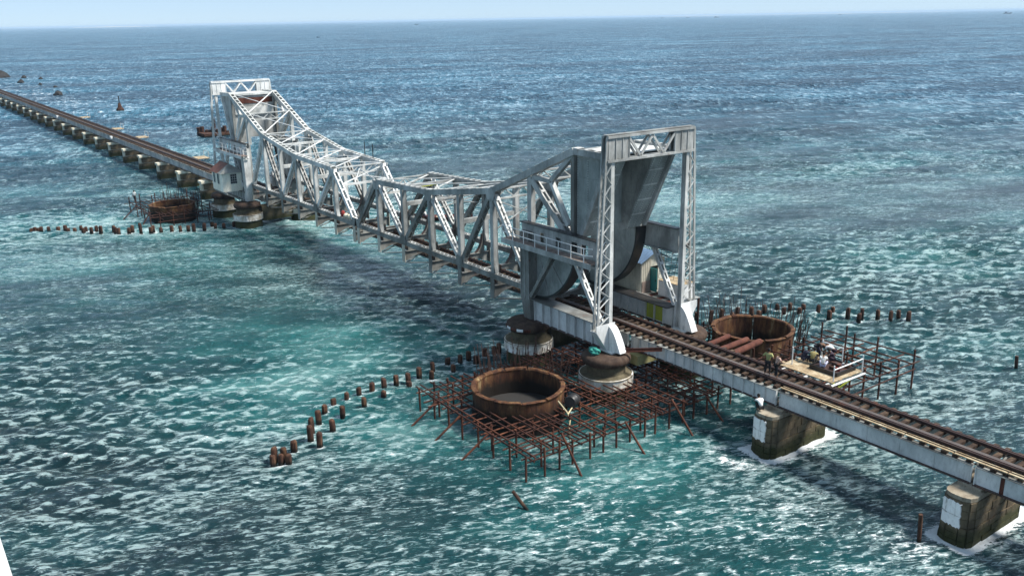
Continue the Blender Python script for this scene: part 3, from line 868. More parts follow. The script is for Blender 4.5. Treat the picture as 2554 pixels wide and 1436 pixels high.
# ------------------------------------------------------------------ fixed frames that carry the leaves
def lift_tower(sg, label, grey, pale, portal):
    Tn = thing('lift_tower', label, 'tower', 'lift towers')
    P = lambda s, y, z: Vector((sg * s, y, z))
    def bx(s0, s1, y0, y1, z0, z1):
        return MB().box(min(sg * s0, sg * s1), max(sg * s0, sg * s1), min(y0, y1), max(y0, y1), z0, z1)
    for q in (-1, 1):
        y = FY * q
        # rear leg: riveted main post, battered outer post, zig-zag lacing
        leg = MB()
        leg.beam(P(40.17, y, 3.45), P(40.17, y, 18.5), 0.30, 0.06, (0, 1, 0))
        leg.beam(P(40.53, y, 3.45), P(40.53, y, 18.5), 0.30, 0.05, (0, 1, 0))
        leg.beam(P(40.35, y, 3.45), P(40.35, y, 18.5), 0.05, 0.32, (0, 1, 0))
        lo = leg.build('leg', pale, Tn)
        o0, o1 = q * 4.85, q * 4.15
        yo = lambda z: o0 + (o1 - o0) * (z - 5) / 13.5
        for s in (40.15, 40.55):
            MB().beam(P(s, yo(5.1), 5.1), P(s, yo(18.4), 18.4), 0.17, 0.10, (0, 1, 0)).build('outer_post', grey, lo)
        k = 17
        zs = MB()
        for i in range(k):
            za, zb = 5.3 + 11.3 * i / k, 5.3 + 11.3 * (i + 1) / k
            ya, yb = (y + q * 0.14, yo(zb) - q * 0.05) if i % 2 else (yo(za) - q * 0.05, y + q * 0.14)
            for s in (40.13, 40.57):
                zs.beam(P(s, ya, za), P(s, yb, zb), 0.10, 0.03, (1, 0, 0) if False else None)
        zs.build('lacing', pale, lo)
        # foot: white gusset that gathers the posts on to the pier
        ft = MB()
        for s in (40.05, 40.66):
            ft.prism([(y - q * 0.35, 3.45), (y + q * 0.42, 3.45), (yo(5) + q * 0.2, 5.0), (yo(5) + q * 0.2, 5.45), (y - q * 0.28, 5.45)], min(sg * s, sg * (s + 0.03)), max(sg * s, sg * (s + 0.03)), 'x')
        ft.beam(P(40.35, y + q * 0.44, 3.5), P(40.35, yo(5) + q * 0.22, 5.0), 0.64, 0.05, (1, 0, 0))
        ft.build('foot_gusset', 'white', lo)
        cv = MB()
        cp = [(41.9 - 1.2 * math.sin(a), 3.5 + 1.75 * (1 - (1 - math.sin(a)) ** 1.6)) for a in np.linspace(0, 1.5, 8)]
        cv.prism([(sg * 40.72, 3.45)] + [(sg * a, z) for a, z in cp] + [(sg * 40.72, 5.2)], y - 0.3, y + 0.3)
        cv.build('foot_bracket', 'white', lo, 30)
        bx(40.0, 41.3, y - 0.55, y + 0.55, 3.36, 3.46).build('base_plate', 'white', lo)
        for d in (-0.4, 0.4):
            MB().tube([P(41.0, y + d, 3.46), P(41.0, y + d, 3.8)], 0.05, 6).build('anchor_bolt', 'white', lo)
        # front post on its own pier
        fp = MB()
        fp.prism([(sg * 30.45, 5.1), (sg * 31.55, 5.1), (sg * 31.5, 10.4), (sg * 30.5, 10.4)], y - 0.42, y + 0.42)
        fp.prism([(sg * 30.85, 3.4), (sg * 31.7, 3.4), (sg * 31.55, 5.095), (sg * 30.45, 5.095)], y - 0.42, y + 0.42)
        f = fp.build('front_post', 'oldgrey' if sg > 0 else grey, Tn)
        for s in (30.5, 31.0, 31.5):
            MB().box(sg * s - 0.03, sg * s + 0.03, y - q * -0.425 if q > 0 else y - 0.47, y + 0.47 if q > 0 else y - 0.425, 5.0, 10.3).build('rivet_strip', grey, f)
        # high girder between front post and leg, black grease on its top, openings in its web
        g = MB()
        cuts = [30.2, 32.5, 32.95, 34.4, 35.0, 36.2, 36.9, 37.3, 38.1, 39.95] if q < 0 else [30.2, 39.95]
        for a, b in zip(cuts[0::2], cuts[1::2]):
            g.box(min(sg * a, sg * b), max(sg * a, sg * b), y - 0.04, y + 0.04, 9.75, 10.85)
        g.box(min(sg * 30.2, sg * 39.95), max(sg * 30.2, sg * 39.95), y - 0.045, y + 0.045, 9.25, 9.752)
        g.box(min(sg * 30.2, sg * 39.95), max(sg * 30.2, sg * 39.95), y - 0.045, y + 0.045, 10.5, 10.99)
        go = g.build('high_girder', grey, Tn)
        bx(30.2, 39.95, y - 0.28, y + 0.28, 11.0, 11.06).build('top_flange', 'black', go)
        bx(30.2, 39.95, y - 0.25, y + 0.25, 9.2, 9.245).build('bottom_flange', grey, go)
        # walkway outside it
        wk = thing('x', 'x', 'x')
        wk.name = 'walkway'
        for kk in ('label', 'category'):
            del wk[kk]
        wk.parent = Tn
        yi, yw = q * 3.95, q * 4.85
        for i in range(4):
            a = yi + (yw - yi) * i / 4
            b = yi + (yw - yi) * (i + 1) / 4 - q * 0.015
            bx(29.1, 39.75, a, b, 9.62, 9.67).build('plank', 'walk', wk)
        bx(29.1, 39.8, yw, yw + q * 0.06, 9.32, 9.72).build('edge_beam', grey, wk)
        for i in range(6):
            s = 29.6 + i * 1.95
            MB().beam(P(s, y + q * 0.05, 9.05), P(s, yw, 9.5), 0.08, 0.14, (1, 0, 0)).build('bracket', grey, wk)
        rl = thing('x', 'x', 'x'); rl.name = 'railing'
        for kk in ('label', 'category'):
            del rl[kk]
        rl.parent = Tn
        n_p = 8
        ro = None
        for i in range(n_p):
            s = 29.15 + (39.0 - 29.15) * i / (n_p - 1)
            p = MB().tube([P(s, yw - q * 0.03, 9.6), P(s, yw - q * 0.03, 10.72)], 0.035, 6)
            ob = p.build('baluster', 'white', rl)
        for z in (10.2, 10.7):
            MB().tube([P(29.15, yi, z), P(29.15, yw - q * 0.03, z), P(39.0, yw - q * 0.03, z), P(39.7, yw - q * 0.25, z + 0.04)], 0.032, 6).build('hand_rail', 'white', rl)
        # sloping braces
        channel_pair(None, P(37.0, y + q * 0.3, 9.3), P(39.95, y + q * 0.1, 4.7), pale, Tn, 'brace', 0.36, 0.26, 0.05, 'batten', pale, 0.72)
        channel_pair(None, P(31.75, y + q * 0.3, 5.3), P(34.6, y + q * 0.3, 9.3), 'oldgrey' if sg > 0 else pale, Tn, 'brace', 0.36, 0.26, 0.05, 'batten', pale, 0.8)
        # track girder the segment rolls on
        tg = MB()
        tg.box(min(sg * 31.6, sg * 40.0), max(sg * 31.6, sg * 40.0), y - 0.05, y + 0.05, 3.36, 4.98)
        tgo = tg.build('track_girder', 'girder', Tn)
        bx(31.4, 39.9, y - 0.30, y + 0.95 if q < 0 else y + 0.30, 4.985, 5.045).build('roller_path', 'oldgrey', tgo) if q < 0 else bx(31.4, 39.9, y - 0.95, y + 0.30, 4.985, 5.045).build('roller_path', 'black', tgo)
        bx(31.6, 40.0, y - 0.28, y + 0.28, 3.30, 3.355).build('bottom_flange', 'rail', tgo)
        for i in range(9):
            s = 31.9 + i * 0.98
            for e in (-1, 1):
                bx(s, s + 0.05, y + e * 0.055, y + e * 0.24, 3.36, 4.98).build('stiffener', 'girder', tgo)
        if sg > 0 and q > 0:
            for i in (5, 6):
                s = 31.9 + i * 0.98
                bx(s + 0.07, s + 0.96, y - 0.085, y - 0.055, 3.45, 4.9).build('inspection_panel', 'yellow', tgo)
    # portal joining the two legs at the top
    pt = thing('x', 'x', 'x'); pt.name = 'portal'
    for kk in ('label', 'category'):
        del pt[kk]
    pt.parent = Tn
    yy = 3.95
    for s in (40.12, 40.58):
        MB().beam(P(s, -yy - 0.2, 18.45), P(s, yy + 0.2, 18.45), 0.16, 0.22, (0, 0, 1)).build('portal_chord', portal, pt)
        MB().beam(P(s, -yy - 0.2, 16.85), P(s, yy + 0.2, 16.85), 0.16, 0.2, (0, 0, 1)).build('portal_chord', portal, pt)
        for q in (-1, 1):
            for i in range(3):
                a, b = q * (4.05 - i * 0.62), q * (4.05 - (i + 1) * 0.62 + 0.02)
                bx(s - 0.015, s + 0.015, a, b, 16.95, 18.36).build('portal_plate', portal, pt)
                bx(s - 0.07, s + 0.07, b, b - q * 0.05, 16.95, 18.36).build('stiffener', portal, pt)
        W = [(-2.2, 18.3), (-1.1, 16.98), (0.0, 18.3), (1.1, 16.98), (2.2, 18.3)]
        for (a, za), (b, zb) in zip(W, W[1:]):
            MB().beam(P(s, a, za), P(s, b, zb), 0.16, 0.08, (0, 0.6, 1)).build('portal_diagonal', portal, pt)
    bx(40.1, 40.6, -4.15, 4.15, 18.57, 18.6).build('portal_cap', 'oldgrey' if sg > 0 else 'white', pt)
    return Tn
lift_tower(1, 'tall grey lift tower with portal frame and railed walkways around the near counterweight', 'grey', 'pale', 'grey')
lift_tower(-1, 'pale far lift tower standing behind the cream control hut', 'pale', 'white', 'white')

# ------------------------------------------------------------------ drum piers under the frames
def drum_pier(x, y, label, white, stripe):
    o = thing('drum_pier', label, 'pier', 'drum piers under the lift span')
    MB().lathe([(0, 3.33), (1.25, 3.34), (1.55, 3.27), (1.72, 3.12), (1.78, 2.93), (1.72, 2.72), (1.55, 2.57), (1.35, 2.5), (0, 2.45)], x, y, 44).build('cap_ring', 'rubber', o, 40)
    MB().lathe([(1.40, 2.55), (1.45, 1.95), (2.0, 1.76)], x, y, 40, 0.02).build('neck', 'weed', o, 40)
    b = MB().lathe([(1.5, 1.83), (1.92, 1.80), (1.95, 1.77), (1.95, 1.02), (1.88, 0.96), (1.6, 0.94)], x, y, 44).build('steel_band', white, o, 30)
    for k in range(10):
        a = 2 * math.pi * k / 10 + 0.2
        MB().beam((x + 1.95 * math.cos(a), y + 1.95 * math.sin(a), 1.03), (x + 1.95 * math.cos(a), y + 1.95 * math.sin(a), 1.75), 0.16, 0.05, (-math.sin(a), math.cos(a), 0)).build('splice_strip', white, b)
    MB().lathe([(1.75, 0.9), (1.78, 0.3), (1.72, -1.5)], x, y, 36, 0.03).build('shaft', 'weed', o, 60)
    if stripe:
        for k in range(6):
            a = -2.55 + k * 0.34
            MB().lathe([(1.765, 3.02), (1.80, 2.93), (1.765, 2.8)], x, y, 3, 0, a, a + 0.3).build('painted_stripe', 'white' if k % 2 == 0 else 'redbeam', o)
    return o
drum_pier(31.3, -3.95, 'drum pier with red and white striped cap under the near front post', 'band', True)
drum_pier(40.5, -3.95, 'drum pier with a teal bundle on its dark cap, under the near tower leg', 'band', False)
drum_pier(31.3, 3.95, 'drum pier under the front post on the far side of the near leaf', 'band', False)
drum_pier(40.5, 3.95, 'drum pier under the far leg of the near tower', 'band', False)
drum_pier(-31.3, -3.95, 'pale banded drum pier below the cream hut', 'band', False)
drum_pier(-40.5, -3.95, 'drum pier behind the rusty ring beside the cream hut', 'band', False)
drum_pier(-31.3, 3.95, 'drum pier on the far side of the far leaf', 'band', False)
drum_pier(-40.5, 3.95, 'drum pier on the far side under the far tower', 'band', False)
for sg in (1, -1):
    w = MB().box(min(sg * 40.0, sg * 41.6), max(sg * 40.0, sg * 41.6), -1.9, 1.9, 2.05, 2.75)
    tag(w.build('pier_wall', 'yellowblock'), 'ochre concrete wall between the drum piers under the ' + ('near' if sg > 0 else 'far') + ' tower', 'wall')
    w = MB().box(min(sg * 30.6, sg * 32.0), max(sg * 30.6, sg * 32.0), -2.2, 2.2, 0.6, 2.6)
    tag(w.build('pier_wall', 'weed'), 'dark concrete wall between the drum piers at the ' + ('near' if sg > 0 else 'far') + ' front posts', 'wall')

# ------------------------------------------------------------------ approach viaduct
PX_NEAR = [41.15, 53.34, 65.54, 77.74, 89.94]
PX_FAR = [-43.7] + [-55.9 - 12.2 * i for i in range(25)]
def span(x0, x1, label, stiff, stained=False):
    S = thing('girder_span', label, 'bridge span', 'approach girder spans')
    x0, x1 = x0 + 0.09, x1 - 0.09
    mat = 'girder'
    for y in (-1.22, 1.52):
        w = MB().box(x0, x1, y - 0.02, y + 0.02, 2.93, 3.9).build('web', mat, S)
        MB().box(x0, x1, y - 0.2, y + 0.2, 3.905, 3.94).build('top_flange', 'oldgrey', S)
        MB().box(x0, x1, y - 0.2, y + 0.2, 2.88, 2.925).build('bottom_flange', 'rail', S)
        e = -1 if y < 0 else 1
        n = stiff
        for i in range(n + 1):
            x = x0 + 0.03 + (x1 - x0 - 0.06) * i / n
            d = 0.15 if n > 8 else 0.05
            if stained and 0 < i < n:
                MB().box(x - 0.10, x + 0.10, y + e * 0.03 - 0.015, y + e * 0.03 + 0.015, 2.93, 3.9).build('stiffener', 'redbeam', w)
            else:
                MB().box(x - 0.02, x + 0.02, min(y + e * 0.025, y + e * d), max(y + e * 0.025, y + e * d), 2.93, 3.9).build('stiffener', mat, w)
    for i in range(3):
        x = x0 + 0.3 + (x1 - x0 - 0.6) * i / 2
        MB().beam((x, -1.19, 3.0), (x, 1.49, 3.8), 0.1, 0.08, (1, 0, 0)).build('cross_frame', 'oldgrey', S)
        MB().beam((x, -1.19, 3.8), (x, 1.49, 3.0), 0.1, 0.08, (1, 0, 0)).build('cross_frame', 'oldgrey', S)
    return S
near_lab = ['close-ribbed grey girder span between the near tower and the first stone pier', 'smooth grey girder span between the two nearest stone piers',
            'rust-stained girder span leaving the picture at the right edge', 'girder span beyond the right edge']
span(31.75, 40.05, 'ribbed girder span between the two drum piers under the near counterweight', 11)
span(-40.05, -31.75, 'ribbed girder span between the two drum piers under the far tower', 11)
for i in range(3):
    span(PX_NEAR[i] - (0.95 if i == 0 else 0), PX_NEAR[i + 1], near_lab[i], (15, 6, 9)[i], i == 2)
for i in range(25):
    span(PX_FAR[i + 1], PX_FAR[i], ordinal(i) + ' girder span behind the cream hut, counting towards the far left', 16)

def pier_near(x, label):
    o = thing('stone_pier', label, 'pier', 'stone piers of the approach')
    ya, yb = -2.68, 3.0
    hw = 0.78
    foot = [(x - hw, ya + 0.5), (x - hw * 0.82, ya + 0.16), (x - hw * 0.4, ya), (x + hw * 0.4, ya), (x + hw * 0.82, ya + 0.16), (x + hw, ya + 0.5),
            (x + hw, yb - 0.5), (x + hw * 0.82, yb - 0.16), (x + hw * 0.4, yb), (x - hw * 0.4, yb), (x - hw * 0.82, yb - 0.16), (x - hw, yb - 0.5)]
    MB().prism([(a, b) for a, b in foot], -1.5, 0.98, 'z').build('core', 'stone', o)
    MB().prism([(x + (a - x) * 0.96, b * 0.985) for a, b in foot], 0.98, 2.5, 'z').build('upper_core', 'stone', o)
    MB().prism([(x + (a - x) * 0.99, b * 0.99) for a, b in foot], 2.5, 2.72, 'z').build('cap_slab', 'cap', o)
    MB().box(x - 0.6, x + 0.6, -1.55, 1.85, 2.72, 2.875).build('bearing_block', 'cap', o)
    # courses of squared stone, joints open
    def course(z0, z1, grow, off):
        P = [(x + (a - x) * grow, b * (1 + (grow - 1) * 0.35)) for a, b in foot]
        for i in range(12):
            a, b = Vector(P[i]), Vector(P[(i + 1) % 12])
            L = (b - a).length
            n = max(1, round(L / 0.62))
            d = (b - a) / L
            nr = Vector((d.y, -d.x))
            cuts = [0] + [min(L, max(0, L * (k + off * 0.5) / n)) for k in range(1 if n > 1 else 0, n if n > 1 else 0)] + [L]
            for u0, u1 in zip(cuts, cuts[1:]):
                if u1 - u0 < 0.1:
                    continue
                p0, p1 = a + d * (u0 + 0.015), a + d * (u1 - 0.015)
                pr = 0.05 + 0.05 * random.random()
                q0, q1 = p0 + nr * pr, p1 + nr * (pr + 0.02 * (random.random() - 0.5))
                r0, r1 = p0 - nr * 0.1, p1 - nr * 0.1
                MB().prism([(r0.x, r0.y), (r1.x, r1.y), (q1.x, q1.y), (q0.x, q0.y)], z0 + 0.012, z1 - 0.012, 'z').build('stone', 'stone', o)
    for k in range(4):
        course(-0.42 + k * 0.36, -0.42 + (k + 1) * 0.36, 1.06 - 0.015 * k, k % 2)
    for k in range(3):
        course(1.03 + k * 0.48, 1.03 + (k + 1) * 0.48, 0.955, k % 2)
    # whitewashed end facing the road bridge
    for k, (z0, z1) in enumerate(((1.0, 1.64), (1.67, 2.38))):
        def ragged(u0, u1):
            pts = [(u0 + (u1 - u0) * i / 9, z0 + random.uniform(-0.05, 0.10) * (1 - k)) for i in range(10)]
            pts += [(u1 + random.uniform(-0.09, 0.03), z0 + (z1 - z0) * i / 5) for i in range(1, 5)]
            pts += [(u1 - (u1 - u0) * i / 9, z1 + random.uniform(-0.07, 0.03) * k) for i in range(10)]
            return pts
        MB().prism(ragged(x - hw * 0.42, x + hw * 0.46), ya - 0.10, ya + 0.1).build('whitewashed_face', 'whitewash', o)
        c0, c1 = Vector((x - hw * 0.86, ya + 0.06)), Vector((x - hw * 0.43, ya - 0.10))
        MB().prism([(c0.x, c0.y), (c1.x, c1.y), (c1.x + 0.03, c1.y + 0.15), (c0.x + 0.05, c0.y + 0.15)], z0 + 0.02, z1 - 0.03, 'z').build('whitewashed_face', 'whitewash', o)
    return o
pier_near(PX_NEAR[1], 'stone pier with whitewashed face where a man crouches under the girder joint')
pier_near(PX_NEAR[2], 'stone pier with cracked white face in the lower right corner')

def pier_far():
    o = thing('concrete_pier', 'x', 'pier', 'far approach piers')
    MB().prism([(-0.8, -2.3), (-0.4, -2.6), (0.4, -2.6), (0.8, -2.3), (0.8, 3.0), (-0.8, 3.0)], -1.5, 1.19, 'z').build('shaft', 'stone', o)
    MB().prism([(-0.78, -2.25), (-0.4, -2.52), (0.4, -2.52), (0.5, -2.4), (0.5, 0.2), (-0.78, 0.2)], 1.2, 2.335, 'z').build('pale_face', 'palecap', o)
    MB().prism([(0.5, -2.2), (0.72, -2.0), (0.72, 2.9), (-0.7, 2.9), (-0.7, 0.2), (0.5, 0.2)], 1.35, 2.3, 'z').build('upper_shaft', 'stone', o)
    MB().box(-0.84, 0.84, -2.6, 3.05, 2.34, 2.72).build('cap_slab', 'palecap', o)
    MB().box(-0.6, 0.6, -1.5, 1.8, 2.72, 2.875).build('bearing_block', 'cap', o)
    return o
p0 = pier_far()
for i in range(25):
    if i == 0:
        o = p0
    else:
        o = p0.copy(); COL.objects.link(o)
        for ch in p0.children:
            link_copy(ch, parent=o)
    o.location = (PX_FAR[i + 1], 0, 0)
    tag(o, ordinal(i) + ' pale-capped pier behind the cream hut, counting towards the far left', 'pier', 'far approach piers')

# ------------------------------------------------------------------ the railway track
TR = thing('railway_track', 'single rusty railway track running over the whole bridge', 'railway')
XA, XB = PX_FAR[-1], PX_NEAR[3]
ZS = 3.945
for y in (-0.68, 1.0):
    for e, z0 in ((0, 0), (0.16 if y < 0 else -0.16, 0)):
        r = MB()
        yy = y + e
        for w, a, b in ((0.14, 0.0, 0.025), (0.03, 0.025, 0.115), (0.07, 0.115, 0.16)):
            r.box(XA, XB, yy - w / 2, yy + w / 2, ZS + 0.185 + a, ZS + 0.185 + b - 0.002)
        r.build('rail' if e == 0 else 'guard_rail', 'rail', TR)
sl0 = None
xs = np.arange(XB - 0.4, XA, -0.64)
rest = MB()
for i, x in enumerate(xs):
    if i < 300:
        if sl0 is None:
            sl0 = MB().box(-0.13, 0.13, -1.25, 1.60, 0, 0.18).build('sleeper', 'timber', TR)
            o = sl0
        else:
            o = link_copy(sl0, parent=TR)
        o.location = (x + random.uniform(-0.04, 0.04), random.uniform(-0.10, 0.06), ZS + random.uniform(-0.004, 0.004))
        o.rotation_euler = (0, 0, random.uniform(-0.02, 0.02))
    else:
        rest.box(x - 0.13, x + 0.13, -1.30, 1.62, ZS, ZS + 0.18)
so = rest.build('distant_sleepers', 'timber', TR)
so['kind'] = 'stuff'
gp = MB()
for i in range(int((XB - XA) / 4.9)):
    x = XB - (i + 1) * 4.9
    q = MB().box(x + 0.02, x + 4.88, -0.44, 0.02, ZS + 0.186, ZS + 0.20)
    q.build('gangway_plate', 'gang', TR)
# plank runners outside the near rail on the right hand spans
for i in range(9):
    x = PX_NEAR[1] + 0.1 + i * 2.75
    y0 = -1.27
    MB().box(x, x + 2.68, y0, y0 + 0.13, ZS + 0.185, ZS + 0.235).build('runner_plank', 'plank', TR)
    MB().box(x, x + 2.68, y0 + 0.30, y0 + 0.36, ZS + 0.185, ZS + 0.225).build('runner_plank', 'plank', TR)

# ------------------------------------------------------------------ rusty ring caissons with starter bars
def caisson(x, y, R, ztop_, label, rods, arc, rise, lean):
    o = thing('caisson_ring', label, 'caisson', 'rusty caisson rings')
    n = 14
    for k in range(n):
        a0, a1 = 2 * math.pi * k / n + 0.004, 2 * math.pi * (k + 1) / n - 0.004
        j = random.uniform(-0.012, 0.012)
        prof = [(R + j, -1.4), (R + j, ztop_ - 0.12), (R - 0.22, ztop_ - 0.12), (R - 0.22, -1.4)]
        MB().lathe(prof, x, y, 6, 0, a0, a1).build('shell_plate', 'rust', o, 50)
    # ragged top angle in short bent lengths
    nseg = 11
    for k in range(nseg):
        a0 = 2 * math.pi * k / nseg + random.uniform(0.0, 0.03)
        a1 = 2 * math.pi * (k + 1) / nseg - random.uniform(-0.02, 0.05)
        rim = MB()
        dz0, dz1 = random.uniform(-0.07, 0.05), random.uniform(-0.07, 0.05)
        vs, m = [], 8
        for i in range(m + 1):
            t = i / m
            a = a0 + (a1 - a0) * t
            dz = dz0 + (dz1 - dz0) * t + random.uniform(-0.018, 0.018)
            w = random.uniform(-0.03, 0.03)
            for r_, z_ in ((R + 0.03, ztop_ - 0.22), (R + 0.10 + w, ztop_ - 0.02 + dz), (R + 0.02 + w, ztop_ + 0.02 + dz), (R - 0.20 + w, ztop_ + dz), (R - 0.26, ztop_ - 0.10 + dz), (R - 0.23, ztop_ - 0.22)):
                vs.append((x + r_ * math.cos(a), y + r_ * math.sin(a), z_))
        fs = [(i * 6 + j, (i + 1) * 6 + j, (i + 1) * 6 + (j + 1) % 6, i * 6 + (j + 1) % 6) for i in range(m) for j in range(6)] + [(0, 1, 2, 3, 4, 5), tuple(m * 6 + j for j in range(6))]
        rim.add(vs, fs).build('rim_angle', 'rust', o, 40)
    MB().lathe([(R + 0.07, 0.55), (R + 0.09, 0.75), (R + 0.02, 0.8)], x, y, 60, 0.006).build('stiffening_hoop', 'rust', o, 30)
    MB().lathe([(0, 0.55), (R - 0.22, 0.62)], x, y, 30).build('fill', 'darkrock', o)
    # starter bars still standing behind the ring
    for i in range(rods):
        a = arc[0] + (arc[1] - arc[0]) * (i + random.uniform(-0.4, 0.4)) / rods
        rr = R + random.uniform(0.15, 1.0)
        p0 = Vector((x + rr * math.cos(a), y + rr * math.sin(a), random.uniform(0.8, 2.0)))
        h = rise * random.uniform(0.55, 1.15)
        ln = Vector((math.cos(a) * random.uniform(-0.1, lean), math.sin(a) * random.uniform(-0.1, lean), 0)) * h + Vector((random.uniform(-.12, .12), random.uniform(-.12, .12), 0)) * h
        p2 = p0 + Vector((0, 0, h)) + ln
        p1 = (p0 + p2) / 2 + Vector((random.uniform(-.1, .1), random.uniform(-.1, .1), 0.05))
        MB().tube([p0, p1, p2], 0.025, 5).build('rebar_rod', 'rebar', o)
    return o
CN = (39.75, -11.2, 3.1)
CF = (42.9, 9.0, 3.05)
CL = (-42.6, -10.6, 3.0)
caisson(*CN, 2.45, 'rusty caisson ring in the near scaffold, left of the track', 80, (1.5, 3.4), 2.4, 0.45)
caisson(*CF, 3.0, 'rusty caisson ring right of the track, behind the standing men', 85, (0.5, 3.5), 2.7, 0.35)
caisson(*CL, 2.3, 'rusty caisson ring near the cream hut, at the far left', 50, (1.4, 3.3), 2.4, 0.25)

# ------------------------------------------------------------------ pipe scaffolds
def holes_clip(a, b, holes):
    """keep the pieces of segment a-b that lie outside the round holes"""
    segs = [(0.0, 1.0)]
    a2, d = Vector((a[0], a[1])), Vector((b[0] - a[0], b[1] - a[1]))
    for hx, hy, hr in holes:
        f = a2 - Vector((hx, hy))
        A, B_, C_ = d.dot(d), 2 * f.dot(d), f.dot(f) - hr * hr
        D = B_ * B_ - 4 * A * C_
        if D <= 0:
            continue
        t0, t1 = (-B_ - math.sqrt(D)) / (2 * A), (-B_ + math.sqrt(D)) / (2 * A)
        ns = []
        for s0, s1 in segs:
            if t1 <= s0 or t0 >= s1:
                ns.append((s0, s1))
                continue
            if t0 > s0:
                ns.append((s0, t0))
            if t1 < s1:
                ns.append((t1, s1))
        segs = ns
    return [s for s in segs if (s[1] - s[0]) * d.length > 0.5]
def scaffold(label, x0, x1, y0, y1, z, nx, ny, holes, mat, rakers, post_up=0.25, wild=0.25, skip=0.0, posts=2):
    """nx pipes laid across (along Y), ny pipes laid along X on top of them"""
    o = thing('pipe_scaffold', label, 'scaffold', 'rusty pipe scaffolds')
    r = 0.052
    xs_ = [x0 + (x1 - x0) * i / (nx - 1) for i in range(nx)]
    ys_ = [y0 + (y1 - y0) * i / (ny - 1) for i in range(ny)]
    for i, x in enumerate(xs_):
        x += random.uniform(-0.12, 0.12)
        dz = random.uniform(-0.06, 0.04)
        a, b = Vector((x, y0 - random.uniform(0.1, 0.8), z + dz)), Vector((x + random.uniform(-wild, wild), y1 + random.uniform(0, 0.5), z + dz + random.uniform(-0.08, 0.08)))
        for s0, s1 in holes_clip(a, b, holes):
            MB().tube([a + (b - a) * s0, a + (b - a) * s1], r, 6).build('ledger_pipe', mat if random.random() < 0.6 else 'darkpipe', o, 50)
    for i, y in enumerate(ys_):
        if random.random() < skip:
            continue
        y += random.uniform(-0.12, 0.12)
        dz = random.uniform(0.0, 0.07)
        a, b = Vector((x0 - random.uniform(0.1, 0.7), y, z + 0.13 + dz)), Vector((x1 + random.uniform(0.0, 0.7), y + random.uniform(-wild, wild), z + 0.13 + dz + random.uniform(-0.05, 0.05)))
        for s0, s1 in holes_clip(a, b, holes):
            MB().tube([a + (b - a) * s0, a + (b - a) * s1], r, 6).build('transom_pipe', mat if random.random() < 0.65 else 'darkpipe', o, 50)
    for i, x in enumerate(xs_):
        for j, y in enumerate(ys_):
            edge = i in (0, nx - 1) or j in (0, ny - 1)
            if (edge and (i + j) % posts == 0 or (not edge and (i * 3 + j) % 7 == 0)) and all(math.hypot(x - h[0], y - h[1]) > h[2] for h in holes):
                px_, py_ = x + random.uniform(-.1, .1), y + random.uniform(-.15, .15)
                MB().tube([(px_ + random.uniform(-.08, .08), py_, -1.5), (px_, py_, z + 0.2 + random.uniform(0, post_up))], 0.07, 7).build('upright_pipe', mat, o, 50)
    # a second, lower layer of pipes in the shade
    for i in range(1, nx, 2):
        x = xs_[i] + 0.3
        a, b = Vector((x, y0 + 0.4, z - 0.62)), Vector((x + random.uniform(-.2, .2), y1 - 0.2, z - 0.6))
        for s0, s1 in holes_clip(a, b, holes):
            MB().tube([a + (b - a) * s0, a + (b - a) * s1], r, 6).build('lower_pipe', 'darkpipe', o, 50)
    for j in range(1, ny, 3):
        y = ys_[j] + 0.2
        a, b = Vector((x0 + 0.2, y, z - 0.5)), Vector((x1 - 0.2, y + random.uniform(-.3, .3), z - 0.48))
        for s0, s1 in holes_clip(a, b, holes):
            MB().tube([a + (b - a) * s0, a + (b - a) * s1], r, 6).build('lower_pipe', 'darkpipe', o, 50)
    for p, q in rakers:
        MB().tube([p, q], 0.075, 7).build('raking_pipe', mat, o, 50)
    return o
SZ = 1.45
scaffold('brown pipe scaffold grid around the near caisson ring', 34.6, 47.2, -16.0, 1.6, SZ, 15, 31,
         [(CN[0], CN[1], CN[2] + 0.15), (40.5, -3.95, 2.2)], 'pipe',
         [((36.6, -15.6, SZ), (36.2, -18.0, -0.4)), ((39.6, -15.7, SZ), (39.2, -18.1, -0.4)), ((43.0, -15.7, SZ + 0.1), (42.5, -18.2, -0.4)), ((46.9, -13.2, SZ + 0.7), (48.8, -13.0, -0.4)),
          ((47.1, -8.2, SZ + 0.1), (49.2, -8.1, -0.4)), ((47.2, -4.2, SZ + 0.6), (49.3, -3.9, -0.4)), ((47.2, -0.9, SZ), (48.9, -0.6, -0.4))])
scaffold('dark pipe scaffold beyond the work platform, right of the track', 46.2, 53.2, 5.2, 14.2, 2.2, 6, 10, [(CF[0], CF[1], CF[2] + 0.2)], 'pipe',
         [((52.8, 5.4, 2.2), (55.6, 5.6, 0.9)), ((50.0, 8.0, 2.4), (50.6, 9.2, 0.4)), ((52.4, 5.2, 1.4), (56.0, 5.2, 0.6))], 1.0, 0.4)
scaffold('black tangled pipe scaffold around the far left caisson ring', -51.0, -38.0, -14.4, -6.2, 1.5, 8, 11, [(CL[0], CL[1], CL[2] + 0.1), (-40.5, -3.95, 2.2)], 'darkpipe',
         [((-48, -14.2, 1.5), (-47.6, -16.6, -0.4)), ((-42, -13.9, 1.5), (-41.5, -15.4, -0.4))], 1.2, 0.6)
scaffold('small dark pipe staging between the far tower foot and the right hand caisson ring', 38.2, 42.4, 5.6, 8.6, 1.9, 4, 5, [(CF[0], CF[1], CF[2] + 0.15), (40.5, 3.95, 1.95)], 'darkpipe', [], 0.5, 0.4)

